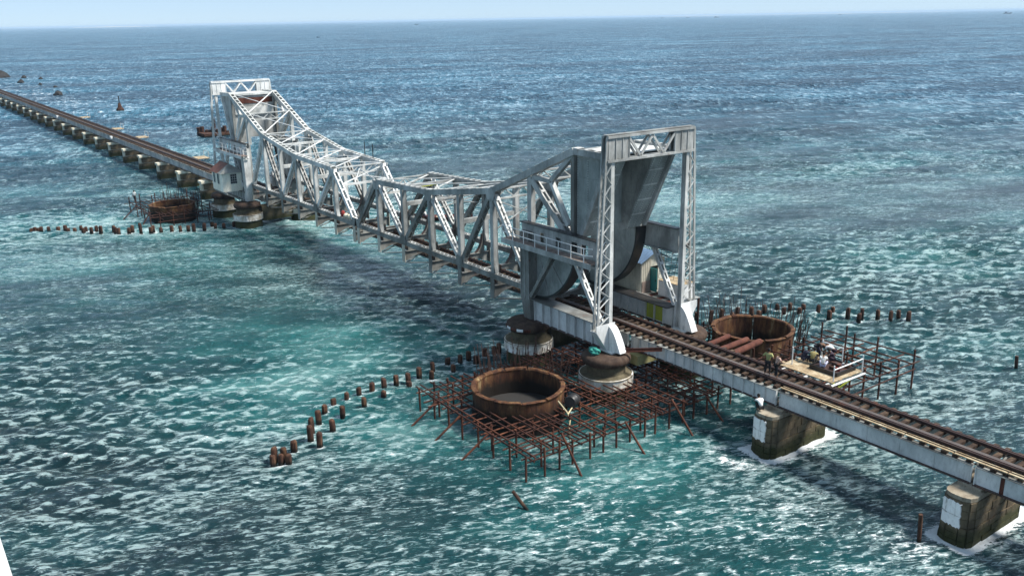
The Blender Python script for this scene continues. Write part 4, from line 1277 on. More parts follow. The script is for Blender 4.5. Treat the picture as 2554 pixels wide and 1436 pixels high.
# red beams lying from the track to the right hand ring, and one across the near girder
for k, (a, b, r) in enumerate([((44.2, 1.7, 3.35), (43.2, 5.9, 3.0), 0.2), ((45.4, 1.75, 3.35), (44.6, 6.3, 3.05), 0.22), ((46.5, 1.8, 3.35), (45.3, 6.9, 2.95), 0.24)]):
    lab = ['thin red steel tube beside the far tower foot', 'middle red steel tube leading to the right hand caisson ring', 'thick red steel tube leading to the right hand caisson ring, nearest the men'][k]
    tag(MB().tube([a, ((a[0] + b[0]) / 2, (a[1] + b[1]) / 2, (a[2] + b[2]) / 2 - 0.02), b], r, 14).build('steel_tube', 'redbeam', None, 50), lab, 'tube', 'red steel tubes')
rb = MB().beam((41.5, -3.6, 3.5), (43.6, -1.5, 3.72), 0.22, 0.05)
rb.beam((41.5, -3.6, 3.62), (43.6, -1.5, 3.84), 0.05, 0.24)
tag(rb.build('steel_joist', 'redbeam'), 'red steel joist sloping from the drum pier to the near girder', 'beam')

# ------------------------------------------------------------------ timber fender piles
def img_x(x, y):
    d = Vector((x, y, 0)) - CAM
    return d.dot(r2) / d.dot(fw)
def pile(x, y, h, rad, label, group):
    n = 10
    prof = [(rad * 1.02, -1.6), (rad, 0.3 * h), (rad * 0.98, h * 0.82), (rad * 0.90, h * 0.93), (rad * 0.55, h), (0.0, h * 1.01)]
    b = MB()
    vs = []
    tx, ty = random.uniform(-.05, .05), random.uniform(-.05, .05)
    wob = [random.uniform(0.86, 1.12) for _ in range(n)]
    top = [random.uniform(-0.05, 0.03) for _ in range(n)]
    for k in range(n):
        a = 2 * math.pi * k / n
        for i, (r_, z_) in enumerate(prof):
            zz = z_ + (top[k] if i in (3, 4) else 0)
            vs.append((x + tx * max(zz, 0) + r_ * wob[k] * math.cos(a), y + ty * max(zz, 0) + r_ * wob[k] * math.sin(a), zz))
    L = len(prof)
    fs = [(k * L + i, ((k + 1) % n) * L + i, ((k + 1) % n) * L + i + 1, k * L + i + 1) for k in range(n) for i in range(L - 1)]
    o = b.add(vs, fs).build('timber_pile', 'pile', None, 45)
    return tag(o, label, 'pile', group)
for pts, desc, group, rad in ((NEARP, 'stubby timber pile, near fender row', 'fender piles left of the near drum piers', 0.2),
                              (LEFTP, 'dark timber pile, far row below the hut', 'fender piles by the far tower', 0.24),
                              (RIGHTP, 'dark timber pile, row behind the right caisson', 'fender piles right of the track', 0.2)):
    for i, (x, y, h) in enumerate(sorted(pts, key=lambda p: img_x(p[0], p[1]))):
        pile(x, y, max(0.55, h), rad * random.uniform(0.9, 1.1), desc + ', ' + ordinal(i) + ' from its left end', group)

# single posts
tag(MB().tube([(64.6, -3.9, -1.0), (64.5, -3.95, 1.6)], 0.11, 10).build('mooring_post', 'pile', None, 45), 'lone thin steel post left of the lower right pier', 'post')
tag(MB().tube([(49.0, -18.4, 1.0), (49.35, -18.15, 0.45), (50.0, -17.7, -0.5)], 0.10, 9).build('leaning_stake', 'pile', None, 45), 'broken stake leaning in the foamy water below the scaffold', 'stake')
tag(MB().tube([(56.1, 23.8, -1.0), (56.0, 23.7, 1.0)], 0.13, 8).build('marker_stake', 'pile', None, 45), 'lone stake in the water near the right edge', 'stake')

# ------------------------------------------------------------------ cabins
def corrugate(b, p0, u, v, n, depth, w):
    """ribbed sheet spanned by vectors u (across the ribs) and v"""
    p0, u, v = Vector(p0), Vector(u), Vector(v)
    nn = u.cross(v).normalized() * depth
    vs, fs = [], []
    for i in range(n * 2 + 1):
        o = nn if i % 2 else Vector((0, 0, 0))
        vs += [p0 + u * i / (n * 2) + o, p0 + u * i / (n * 2) + v + o]
    for i in range(n * 2):
        fs.append((2 * i, 2 * i + 2, 2 * i + 3, 2 * i + 1))
    back = nn.normalized() * -w
    k = len(vs)
    vs += [q + back for q in vs]
    fs += [tuple(k + j for j in reversed(f)) for f in fs[:]]
    return b.add(vs, fs)

# cream control hut hung beside the far tower
H = thing('control_hut', 'cream boarded hut with red and grey roof hung beside the far tower', 'hut')
hx0, hx1, hy0, hy1, hz0, hz1 = -36.2, -32.2, -6.6, -3.95, 4.85, 7.35
MB().box(hx0 + 0.05, hx1 - 0.05, hy0 + 0.05, hy1 - 0.05, hz0 - 0.1, hz1 - 0.02).build('wall_core', 'cream', H)
nb = 13
for i in range(nb):
    y = hy0 + (hy1 - hy0) * i / nb
    MB().box(hx1 - 0.05, hx1 + random.uniform(0.0, 0.015), y, y + (hy1 - hy0) / nb - 0.02, hz0 - random.uniform(0.0, 0.12), hz1).build('wall_board', 'cream', H)
nb = 18
for i in range(nb):
    x = hx0 + (hx1 - hx0) * i / nb
    MB().box(x, x + (hx1 - hx0) / nb - 0.02, hy0 - random.uniform(0.0, 0.015), hy0 + 0.05, hz0 - random.uniform(0.0, 0.12), hz1).build('wall_board', 'cream', H)
wn_ = MB().box(hx1 + 0.016, hx1 + 0.05, -5.55, -4.65, 5.75, 7.1).build('window', 'pale', H)
for i in range(3):
    for j in range(4):
        MB().box(hx1 + 0.051, hx1 + 0.06, -5.50 + i * 0.28, -5.50 + i * 0.28 + 0.245, 5.80 + j * 0.32, 5.80 + j * 0.32 + 0.28).build('pane', 'glass', wn_)
for x in (-35.6, -34.1):
    w2 = MB().box(x, x + 0.75, hy0 - 0.05, hy0 - 0.016, 5.7, 7.15).build('window', 'pale', H)
    for i in range(2):
        MB().box(x + 0.05 + i * 0.33, x + 0.05 + i * 0.33 + 0.30, hy0 - 0.06, hy0 - 0.051, 5.76, 7.09).build('pane', 'glass', w2)
ym = (hy0 + hy1) / 2
ov = 0.3
corrugate(MB(), (hx0 - ov, hy0 - ov, hz1 - 0.12), (hx1 - 0.9 - hx0 + ov, 0, 0), (0, ym - hy0 + ov, 1.15), 14, 0.03, 0.02).build('roof_sheet', 'redroof', H)
corrugate(MB(), (hx0 - ov, hy1 + ov, hz1 - 0.12), (hx1 - 0.9 - hx0 + ov, 0, 0), (0, ym - hy1 - ov, 1.15), 14, 0.03, 0.02).build('roof_sheet', 'greyroof', H)
MB().add([(hx1 + ov, hy0 - ov, hz1 - 0.1), (hx1 + ov, hy1 + ov, hz1 - 0.1), (hx1 - 0.9, ym, hz1 + 1.03), (hx1 - 0.9, hy0 - ov, hz1 - 0.1), (hx1 - 0.9, hy1 + ov, hz1 - 0.1)], [(0, 1, 2), (0, 2, 3), (1, 4, 2), (0, 3, 4, 1)]).build('roof_hip', 'greyroof', H)
MB().beam((hx0 - ov, ym, hz1 + 1.06), (hx1 - 0.9, ym, hz1 + 1.06), 0.25, 0.05, (0, 1, 0)).build('ridge_cap', 'greyroof', H)
for y in (hy0 + 0.2, hy1 - 0.2):
    MB().beam((hx0, y, hz0 - 0.22), (hx1 + 0.9, y, hz0 - 0.22), 0.15, 0.22, (0, 1, 0)).build('floor_joist', 'oldgrey', H)
MB().beam((hx1 - 0.4, hy0 + 0.2, hz0 - 0.3), (-31.3, -4.2, 3.5), 0.14, 0.14).build('knee_brace', 'oldgrey', H)
MB().beam((hx0 + 0.4, hy0 + 0.2, hz0 - 0.3), (hx0 + 0.8, -3.7, 3.4), 0.14, 0.14).build('knee_brace', 'oldgrey', H)

# ribbed machine cabin with blue roof and teal door
K = thing('machine_cabin', 'beige ribbed cabin with blue roof and teal door beside the near tower', 'cabin')
kx0, kx1, ky0, ky1, kz0, kz1 = 31.9, 35.2, 4.45, 7.0, 4.75, 7.35
corrugate(MB(), (kx0, ky0, kz0), (kx1 - kx0, 0, 0), (0, 0, kz1 - kz0), 16, 0.05, 0.03).build('ribbed_wall', 'beige', K)
corrugate(MB(), (kx1, ky0, kz0), (0, 1.0, 0), (0, 0, kz1 - kz0), 5, 0.04, 0.03).build('ribbed_wall', 'beige', K)
MB().box(kx0, kx1, ky1, ky1 + 0.06, kz0, kz1).build('rear_wall', 'beige', K)
MB().box(kx0 - 0.06, kx0, ky0, ky1, kz0, kz1).build('end_wall', 'beige', K)
MB().box(kx1 - 0.03, kx1 + 0.03, ky1 - 0.7, ky1, kz0, kz1).build('front_wall', 'beige', K)
MB().box(kx1 - 0.03, kx1 + 0.03, ky0 + 1.0, ky1 - 0.7, kz0 + 2.05, kz1).build('front_wall', 'beige', K)
MB().box(kx0, kx1, ky0, ky1, kz0 - 0.12, kz0).build('floor', 'redbeam', K)
dr = MB().box(kx1 + 0.03, kx1 + 0.75, ky0 + 1.0, ky0 + 1.05, kz0 + 0.05, kz0 + 2.0)
dro = dr.build('door', 'teal', K)
MB().box(kx1 + 0.6, kx1 + 0.66, ky0 + 0.96, ky0 + 1.0, kz0 + 0.95, kz0 + 1.1).build('door_handle', 'black', dro)
MB().box(kx1 + 0.06, kx1 + 0.10, ky0 + 0.05, ky0 + 0.95, kz0 + 0.0, kz0 + 0.95).build('patch_board', 'walk', K)
corrugate(MB(), (kx0 - 0.25, ky0 - 0.35, kz1 - 0.02), (kx1 - kx0 + 0.6, 0, 0), (0, (ky1 - ky0) / 2 + 0.35, 0.75), 12, 0.04, 0.02).build('roof_sheet', 'blueroof', K)
corrugate(MB(), (kx0 - 0.25, ky1 + 0.35, kz1 - 0.02), (kx1 - kx0 + 0.6, 0, 0), (0, -(ky1 - ky0) / 2 - 0.35, 0.75), 12, 0.04, 0.02).build('roof_sheet', 'blueroof', K)
MB().prism([(ky0, kz1), (ky1, kz1), ((ky0 + ky1) / 2, kz1 + 0.68)], kx1 - 0.02, kx1 + 0.02, 'x').build('gable', 'beige', K)
for x in (kx0 + 0.3, kx1 - 0.3, kx1 + 2.5):
    MB().beam((x, 3.7, 4.62), (x, 7.6, 4.62), 0.14, 0.16).build('support_joist', 'redbeam', K)
MB().beam((kx0, 7.3, 4.5), (kx1 + 3.2, 7.3, 4.5), 0.14, 0.16).build('support_joist', 'redbeam', K)
for y in (5.0, 7.2):
    MB().beam((kx1 + 1.2, 3.8, 3.5), (kx1 + 1.2, y, 4.55), 0.1, 0.1).build('support_strut', 'oldgrey', K)

Tk = thing('tiled_tank', 'white tiled tank on the staging behind the near tower leg', 'tank')
tx0, tx1, ty0, ty1, tz0, tz1 = 36.3, 38.6, 5.3, 7.0, 4.72, 6.0
MB().box(tx0 + 0.03, tx1 - 0.03, ty0 + 0.03, ty1 - 0.03, tz0, tz1 - 0.03).build('body', 'pale', Tk)
for i in range(4):
    for j in range(2):
        MB().box(tx0 + 0.575 * i + 0.01, tx0 + 0.575 * (i + 1) - 0.01, ty0, ty0 + 0.03, tz0 + 0.64 * j + 0.01, tz0 + 0.64 * (j + 1) - 0.01).build('tile', 'white', Tk)
for i in range(3):
    for j in range(2):
        MB().box(tx1 - 0.03, tx1, ty0 + 0.566 * i + 0.01, ty0 + 0.566 * (i + 1) - 0.01, tz0 + 0.64 * j + 0.01, tz0 + 0.64 * (j + 1) - 0.01).build('tile', 'white', Tk)
MB().box(tx0, tx1, ty0, ty1, tz1 - 0.03, tz1).build('lid', 'plank', Tk)
SG = thing('staging_deck', 'rusty deck of loose plates carrying the cabin and tank', 'staging')
for i in range(7):
    MB().box(kx1 + 0.1 + i * 0.52, kx1 + 0.58 + i * 0.52, 4.2, 7.4, 4.705, 4.745).build('deck_plate', 'redbeam' if i % 2 else 'oldgrey', SG)
MB().box(35.0, 36.6, 3.9, 4.15, 4.70, 4.95).build('edge_beam', 'pale', SG)
for (sx, sy) in ((36.0, 4.6), (38.9, 4.7), (38.9, 7.2), (36.0, 7.2)):
    MB().tube([(sx, sy, -1.2), (sx, sy, 4.7)], 0.09, 8).build('prop', 'darkpipe', SG)
# hanging net of thin rods behind the leg
NT = thing('rod_net', 'leaning net of thin rods above the white tank', 'net')
for i in range(7):
    a = Vector((36.0 + i * 0.42, 5.6 + i * 0.12, 6.0))
    b = a + Vector((-0.7 + 0.1 * i, 1.0, 3.2 - 0.12 * i))
    MB().tube([a, (a + b) / 2 + Vector((0.1, 0, 0)), b], 0.018, 5).build('rod', 'rebar', NT)
for j in range(9):
    t = j / 9
    a = Vector((36.0 - 0.7 * t, 5.6 + t, 6.0 + 3.2 * t)); b = Vector((38.5 - 0.1 * t, 6.3 + t, 6.0 + 2.5 * t))
    MB().tube([a, (a + b) / 2 + Vector((0, 0, random.uniform(-.12, .05))), b], 0.016, 5).build('rod', 'rebar', NT)

# ------------------------------------------------------------------ work platform beside the track
WP = thing('work_platform', 'weathered plank platform with white rails where the men sit', 'platform')
for i in range(9):
    y = 1.75 + i * 0.36
    MB().box(51.0 + random.uniform(-0.25, 0.1) + (0.0 if i < 4 else 0.3), 54.95 + random.uniform(-0.05, 0.05), y, y + 0.345, 4.13 + random.uniform(-.006, .006), 4.185).build('plank', 'plank', WP)
for x in (51.5, 53.2, 54.8):
    MB().beam((x, 1.4, 4.05), (x, 5.1, 4.05), 0.12, 0.14, (1, 0, 0)).build('joist', 'pale', WP)
for x in (51.5, 54.8):
    MB().beam((x, 1.6, 3.1), (x, 4.6, 4.0), 0.09, 0.09, (1, 0, 0)).build('strut', 'yellow' if x > 54 else 'pale', WP)
for x, y, h in ((54.9, 2.0, 1.05), (54.95, 4.95, 1.05), (53.4, 5.05, 1.1), (51.9, 5.0, 1.25), (51.5, 2.4, 1.2)):
    MB().tube([(x, y, 4.1), (x, y, 4.18 + h)], 0.045, 6).build('rail_post', 'white', WP)
MB().tube([(54.9, 2.0, 4.95), (54.95, 4.95, 5.0)], 0.04, 6).build('hand_rail', 'white', WP)
MB().tube([(51.9, 5.0, 5.3), (53.4, 5.05, 5.2)], 0.025, 6).build('hand_rail', 'white', WP)
MB().tube([(55.05, 1.6, 4.02), (55.1, 5.05, 4.02)], 0.07, 6).build('edge_pipe', 'white', WP)
MB().tube([(54.9, 2.0, 4.1), (54.9, 2.0, 3.1)], 0.09, 8).build('leg', 'yellow', WP)
MB().tube([(55.0, 2.6, 4.0), (55.0, 2.0, 3.0)], 0.05, 6).build('leg', 'yellow', WP)

TYR = thing('tool_tray', 'low dark steel tray of tools at the end of the work platform', 'tray')
MB().box(52.6, 54.6, 2.75, 4.75, 4.19, 4.25).build('base', 'redbeam', TYR)
for a in ((52.6, 54.6, 2.72, 2.78), (52.6, 54.6, 4.72, 4.78)):
    MB().box(*a, 4.19, 4.46).build('side', 'black', TYR)
for a in ((52.57, 52.63, 2.75, 4.75), (54.57, 54.63, 2.75, 4.75)):
    MB().box(*a, 4.19, 4.46).build('end', 'black', TYR)
MB().box(52.7, 54.5, 2.85, 4.65, 4.25, 4.38).build('load', 'rail', TYR)
for i, (x, y, m, w, l) in enumerate(((54.2, 3.3, 'redpaint', 0.10, 0.35), (53.95, 3.9, 'redbeam', 0.2, 0.25), (54.3, 4.3, 'pile', 0.32, 0.35), (53.7, 3.9, 'rail', 0.1, 0.4), (54.0, 4.3, 'white', 0.07, 0.16), (53.9, 3.25, 'pile', 0.15, 0.3))):
    c = MB().lathe([(0, 4.60), (w * 0.6, 4.58), (w * 0.75, 4.46), (w * 0.7, 4.38), (0, 4.38)], 0, 0, 10)
    c.v = [(p[0] * l / w, p[1], p[2]) for p in c.v]
    ob = c.build('tool_bundle', m, TYR, 50)
    ob.location = (x, y, 0)
# ------------------------------------------------------------------ people
def tiny_ball(c, r, n=8, sq=(1, 1, 1)):
    b = MB()
    prof = [(r * math.sin(a), r * math.cos(a)) for a in np.linspace(0, math.pi, 7)]
    b.lathe(prof, 0, 0, n)
    b.v = [(c[0] + v[0] * sq[0], c[1] + v[1] * sq[1], c[2] + v[2] * sq[2]) for v in b.v]
    return b
def skin_mesh(name, mat, parent, verts, edges, radii, root):
    me = bpy.data.meshes.new(name)
    me.from_pydata([tuple(v) for v in verts], edges, [])
    me.materials.append(MT[mat])
    o = bpy.data.objects.new(name, me)
    COL.objects.link(o)
    o.parent = parent
    md = o.modifiers.new('Skin', 'SKIN')
    md.use_smooth_shade = True
    for i, sv in enumerate(me.skin_vertices[0].data):
        r = radii[i]
        sv.radius = r if isinstance(r, tuple) else (r, r)
        sv.use_root = (i == root)
    sb = o.modifiers.new('Sub', 'SUBSURF')
    sb.levels = 1
    sb.render_levels = 1
    return o
BASE = dict(pel=(0, 0, .90), spi=(0, 0, 1.12), che=(0, .01, 1.31), nec=(0, .0, 1.46), hd0=(0, .02, 1.53), hd1=(0, .03, 1.60), hd2=(0, .02, 1.67),
            shL=(-.18, 0, 1.39), elL=(-.24, -.03, 1.12), wrL=(-.23, .07, .88), haL=(-.23, .09, .80), shR=(.18, 0, 1.39), elR=(.24, -.03, 1.12), wrR=(.23, .07, .88), haR=(.23, .09, .80),
            hiL=(-.09, 0, .86), knL=(-.10, .03, .47), anL=(-.10, -.02, .09), toL=(-.11, .14, .04), hiR=(.09, 0, .86), knR=(.10, .03, .47), anR=(.10, -.02, .09), toR=(.11, .14, .04))
POSES = {
    'hips': dict(elL=(-.36, -.12, 1.16), wrL=(-.19, -.02, .98), haL=(-.14, .03, .96), elR=(.36, -.12, 1.16), wrR=(.19, -.02, .98), haR=(.14, .03, .96), knL=(-.13, .02, .47), anL=(-.16, -.03, .09), toL=(-.19, .12, .04), knR=(.12, .02, .47), anR=(.14, -.03, .09), toR=(.17, .12, .04)),
    'lean': dict(spi=(0, .05, 1.10), che=(0, .13, 1.27), nec=(.01, .2, 1.40), hd0=(.01, .25, 1.45), hd1=(.01, .29, 1.50), hd2=(.01, .31, 1.56), shL=(-.18, .13, 1.34), shR=(.18, .13, 1.34), elR=(.36, .18, 1.16), wrR=(.28, .40, 1.10), haR=(.26, .47, 1.10), elL=(-.28, .12, 1.07), wrL=(-.2, .32, 1.0), haL=(-.17, .39, 1.0)),
    'sit': dict(pel=(0, 0, .16), spi=(0, .02, .38), che=(0, .08, .56), nec=(0, .14, .70), hd0=(0, .19, .76), hd1=(0, .23, .82), hd2=(0, .23, .89), shL=(-.18, .09, .64), shR=(.18, .09, .64), elL=(-.25, .22, .42), wrL=(-.14, .42, .38), haL=(-.10, .49, .37), elR=(.25, .22, .42), wrR=(.14, .42, .38), haR=(.10, .49, .37),
                hiL=(-.10, .04, .14), knL=(-.22, .38, .30), anL=(-.06, .42, .07), toL=(.02, .54, .05), hiR=(.10, .04, .14), knR=(.24, .36, .28), anR=(.08, .46, .07), toR=(-.02, .58, .05)),
    'squat': dict(pel=(0, -.16, .30), spi=(0, -.10, .50), che=(0, .02, .66), nec=(0, .12, .78), hd0=(0, .17, .84), hd1=(0, .21, .90), hd2=(0, .21, .97), shL=(-.18, .03, .74), shR=(.18, .03, .74), elL=(-.24, .26, .58), wrL=(-.14, .44, .48), haL=(-.10, .5, .45), elR=(.24, .26, .58), wrR=(.14, .44, .48), haR=(.10, .5, .45),
                  hiL=(-.10, -.14, .28), knL=(-.17, .22, .50), anL=(-.12, .02, .09), toL=(-.14, .17, .04), hiR=(.10, -.14, .28), knR=(.17, .22, .50), anR=(.12, .02, .09), toR=(.14, .17, .04)),
    'bend': dict(pel=(0, -.18, .86), spi=(0, .02, 1.02), che=(0, .22, 1.06), nec=(0, .38, 1.02), hd0=(0, .45, 1.0), hd1=(0, .52, .97), hd2=(0, .57, .93), shL=(-.18, .27, 1.04), shR=(.18, .27, 1.04), elL=(-.2, .34, .78), wrL=(-.12, .46, .56), haL=(-.1, .5, .49), elR=(.2, .34, .78), wrR=(.12, .46, .56), haR=(.1, .5, .49), hiL=(-.09, -.18, .82), hiR=(.09, -.18, .82)),
    'walk': dict(knL=(-.1, .14, .49), anL=(-.1, .2, .1), toL=(-.11, .36, .06), knR=(.1, -.02, .47), anR=(.1, -.24, .14), toR=(.11, -.12, .05), wrL=(-.25, -.12, .9), haL=(-.25, -.16, .82), elR=(.25, .04, 1.13), wrR=(.24, .24, .98), haR=(.24, .31, .95)),
}
def person(label, loc, face, pose, shirt, trousers, group, h=1.0, sleeves=0.75):
    o = thing('person', label, 'person', group)
    J = {k: Vector(v) for k, v in {**BASE, **POSES.get(pose, {})}.items()}
    R = dict(pel=.115, spi=.105, che=.125, nec=.055, hd0=.07, hd1=.088, hd2=.06, shL=.06, elL=.042, wrL=.03, haL=.034, shR=.06, elR=.042, wrR=.03, haR=.034, hiL=.085, knL=.055, anL=.036, toL=.034, hiR=.085, knR=.055, anR=.036, toR=.034)
    E_ = [('pel', 'spi'), ('spi', 'che'), ('che', 'nec'), ('nec', 'hd0'), ('hd0', 'hd1'), ('hd1', 'hd2')]
    for s in 'LR':
        E_ += [('che', 'sh' + s), ('sh' + s, 'el' + s), ('el' + s, 'wr' + s), ('wr' + s, 'ha' + s), ('pel', 'hi' + s), ('hi' + s, 'kn' + s), ('kn' + s, 'an' + s), ('an' + s, 'to' + s)]
    # five fingers on each hand, thumb leaving the side of the palm
    for s in 'LR':
        d = (J['ha' + s] - J['wr' + s]).normalized()
        ax = Vector((1, 0, 0)) - d * d.x
        ax.normalize()
        nrm = ax.cross(d)
        for k, ln in enumerate((0.060, 0.074, 0.080, 0.070, 0.055)):
            if k == 0:
                a = J['wr' + s] + d * 0.035 + ax * (0.035 if s == 'L' else -0.035)
                b = a + d * 0.045 + ax * (0.03 if s == 'L' else -0.03)
                pa = 'wr' + s
            else:
                off = (k - 2.5) * 0.018 * (-1 if s == 'L' else 1)
                a = J['ha' + s] + ax * off + d * 0.03
                b = a + d * ln * 0.6 + nrm * 0.02
                pa = 'ha' + s
            J[f'f{k}a' + s], J[f'f{k}b' + s] = a, b
            R[f'f{k}a' + s], R[f'f{k}b' + s] = 0.010, 0.008
            E_ += [(pa, f'f{k}a' + s), (f'f{k}a' + s, f'f{k}b' + s)]
    hdir = (J['hd2'] - J['hd0']).normalized()
    fwd = Vector((0, 1, 0)) - hdir * hdir.y
    fwd.normalize()
    J['nose'] = J['hd1'] + fwd * 0.105 - hdir * 0.015
    R['nose'] = 0.012
    E_.append(('hd1', 'nose'))
    def mk(name, mat, keys, rad, root, edges=None):
        idx = {k: i for i, k in enumerate(keys)}
        ed = [(idx[a], idx[b]) for a, b in (edges or E_) if a in idx and b in idx]
        return skin_mesh(name, mat, o, [J[k] * h for k in keys], ed, [rad[k] * h for k in keys], idx[root])
    body = mk('body', 'skin', list(J.keys()), R, 'pel')
    # clothing
    for s in 'LR':
        J['cu' + s] = J['sh' + s] + (J['el' + s] - J['sh' + s]) * sleeves
        J['he' + s] = J['kn' + s] + (J['an' + s] - J['kn' + s]) * 0.92
    J['hem'] = J['pel'] + (J['spi'] - J['pel']) * 0.02
    S = dict(hem=.140, spi=.130, che=.150, shL=.082, shR=.082, cuL=.066, cuR=.066, cor=.07)
    J['cor'] = J['che'] + (J['nec'] - J['che']) * 0.62
    mk('shirt', shirt, list(S.keys()), S, 'che', [('hem', 'spi'), ('spi', 'che'), ('che', 'cor'), ('che', 'shL'), ('che', 'shR'), ('shL', 'cuL'), ('shR', 'cuR')])
    T_ = dict(pel=.136, hiL=.108, hiR=.108, knL=.078, knR=.078, heL=.064, heR=.064)
    mk('trousers', trousers, list(T_.keys()), T_, 'pel', [('pel', 'hiL'), ('pel', 'hiR'), ('hiL', 'knL'), ('hiR', 'knR'), ('knL', 'heL'), ('knR', 'heR')])
    q = Vector((0, 0, 1)).rotation_difference(hdir)
    c = J['hd1'] + hdir * 0.035 - fwd * 0.018
    hr = tiny_ball((0, 0, 0), 0.108, 12, (0.92, 1.05, 1.0))
    hr.v = [tuple((q @ Vector(v) + c) * h) for v in hr.v]
    hr.build('hair', 'hair', o, 60)
    for s in (-1, 1):
        e = J['hd1'] + fwd * 0.088 + Vector((0.032 * s, 0, 0)) + hdir * 0.012
        tiny_ball(tuple(e * h), 0.012 * h, 6).build('eye', 'hair', o)
        e = J['hd1'] + Vector((0.092 * s, 0, 0)) - hdir * 0.01
        tiny_ball(tuple(e * h), 0.022 * h, 6, (0.5, 1, 1.4)).build('ear', 'skin', o)
    o.location = loc
    o.rotation_euler = (0, 0, face)
    return o
GP = 'men at work on the bridge'
# facing angle: 0 looks along +Y (away across the strait)
person('man in olive shirt standing on the track with hands on hips', (51.60, -0.19, 4.15), 0.35, 'hips', 'olive', 'charcoal', GP, 1.03)
person('man in checked pinkish shirt leaning beside the man in olive', (52.20, -0.14, 4.15), -0.55, 'lean', 'check', 'charcoal', GP, 0.97)
person('man in white shirt bending over the middle of the work platform', (52.75, 4.75, 4.19), 1.9, 'bend', 'shirtwhite', 'plum', GP, 1.0)
person('man in white shirt and pale trousers sitting on the front of the tool tray', (53.35, 3.05, 4.42), 0.5, 'sit', 'shirtwhite', 'lilac', GP, 1.0)
person('man in khaki shirt sitting with his back to the track on the platform', (52.25, 3.55, 4.19), 0.25, 'squat', 'khaki', 'black_cloth', GP, 1.02)
person('man in navy clothes crouching at the left end of the platform', (51.75, 3.45, 4.19), -0.4, 'squat', 'navy', 'navy', GP, 0.98)
person('man in black standing stooped at the back of the platform', (51.95, 4.55, 4.19), -1.6, 'bend', 'black_cloth', 'navy', GP, 1.02)
person('man in plum clothes crouching behind the white-shirted sitter', (53.2, 4.15, 4.40), 2.4, 'squat', 'plum', 'plum', GP, 0.95)
person('man in white shirt crouching on the stone pier under the girder', (52.85, -2.35, 2.73), 1.2, 'squat', 'shirtwhite', 'black_cloth', GP, 1.0)
person('man in white shirt standing alone on the far left scaffold', (-50.3, -13.7, 1.62), 0.8, 'walk', 'shirtwhite', 'black_cloth', GP, 1.05)

# ------------------------------------------------------------------ small things on the bridge
bd = tiny_ball((0, 0, 0), 0.42, 12, (1.2, 0.9, 0.62))
bd.v = [(v[0] * (1 + random.uniform(-.2, .2)), v[1] * (1 + random.uniform(-.2, .2)), v[2] + random.uniform(-.06, .06)) for v in bd.v]
ob = bd.build('cloth_bundle', 'tealbag')
ob.location = (40.4, -4.95, 3.58)
tag(ob, 'crumpled teal cloth bundle on the near drum pier', 'bundle')
rp = MB().tube([(43.3, -10.6, 2.3), (43.9, -10.4, 1.75), (44.5, -10.55, 1.5), (44.7, -10.8, 1.0), (44.9, -10.9, 0.2)], 0.05, 6)
rp.tube([(43.6, -9.6, 1.7), (43.9, -10.0, 1.75), (44.2, -10.5, 1.65)], 0.045, 6)
tag(rp.build('rope', 'rope', None, 60), 'pale frayed rope hanging from the scaffold beside the near caisson ring', 'rope')
dm = MB().lathe([(0, 0.9), (0.36, 0.9), (0.42, 0.82), (0.42, 0.45), (0.44, 0.42), (0.42, 0.39), (0.42, 0.05), (0.36, 0), (0, 0)], 0, 0, 20)
o = dm.build('oil_drum', 'black', None, 40)
o.rotation_euler = (1.45, 0, 0.5)
o.location = (43.1, -9.0, 1.95)
tag(o, 'black drum lying against the right side of the near caisson ring', 'drum')
# people sitting on the bottom chord, simplified to a row of round lumps
for i, (s, m) in enumerate(((-3.6, 'redpaint'), (-2.9, 'figurewhite'), (-2.3, 'figurewhite'), (-1.7, 'figurewhite'), (-1.1, 'figurewhite'))):
    b = tiny_ball((0, 0, 0), 0.32, 10, (0.8, 0.9, 1.2 if m == 'redpaint' else 0.85))
    b.v = [(v[0] * (1 + random.uniform(-.12, .12)), v[1] * (1 + random.uniform(-.12, .12)), v[2]) for v in b.v]
    o = b.build('figure', m, None, 60)
    o.location = (s, -3.0, ZB + 0.23 + (0.36 if m == 'redpaint' else 0.26))
    tag(o, 'upright red sack on the bottom chord near the leaf joint' if m == 'redpaint' else 'pale round sack on the bottom chord, ' + ordinal(i - 1) + ' to the right of the red sack', 'figure', 'figures on the bottom chord')
# thin masts on the far leaf
for i, (s, y) in enumerate(((-9.2, 2.9), (-7.2, 2.9))):
    tag(MB().tube([(s, y, ztop(abs(s)) + 0.2), (s, y, ztop(abs(s)) + 1.9)], 0.05, 6).build('thin_mast', 'black', None, 60), ('left' if i == 0 else 'right') + ' one of two thin masts on the far leaf tip', 'mast', 'thin masts')
# yellow hoist trolley hanging inside the near leaf
tr = thing('hoist_trolley', 'small yellow hoist beam with dark wheels inside the near leaf tip', 'hoist')
MB().beam((7.0, 0.2, 10.05), (7.0, 2.6, 10.05), 0.2, 0.14, (1, 0, 0)).build('beam', 'yellow', tr)
for y in (0.9, 1.4, 1.9):
    MB().box(6.9, 7.1, y - 0.12, y + 0.12, 9.45, 9.97).build('hanger', 'black', tr)
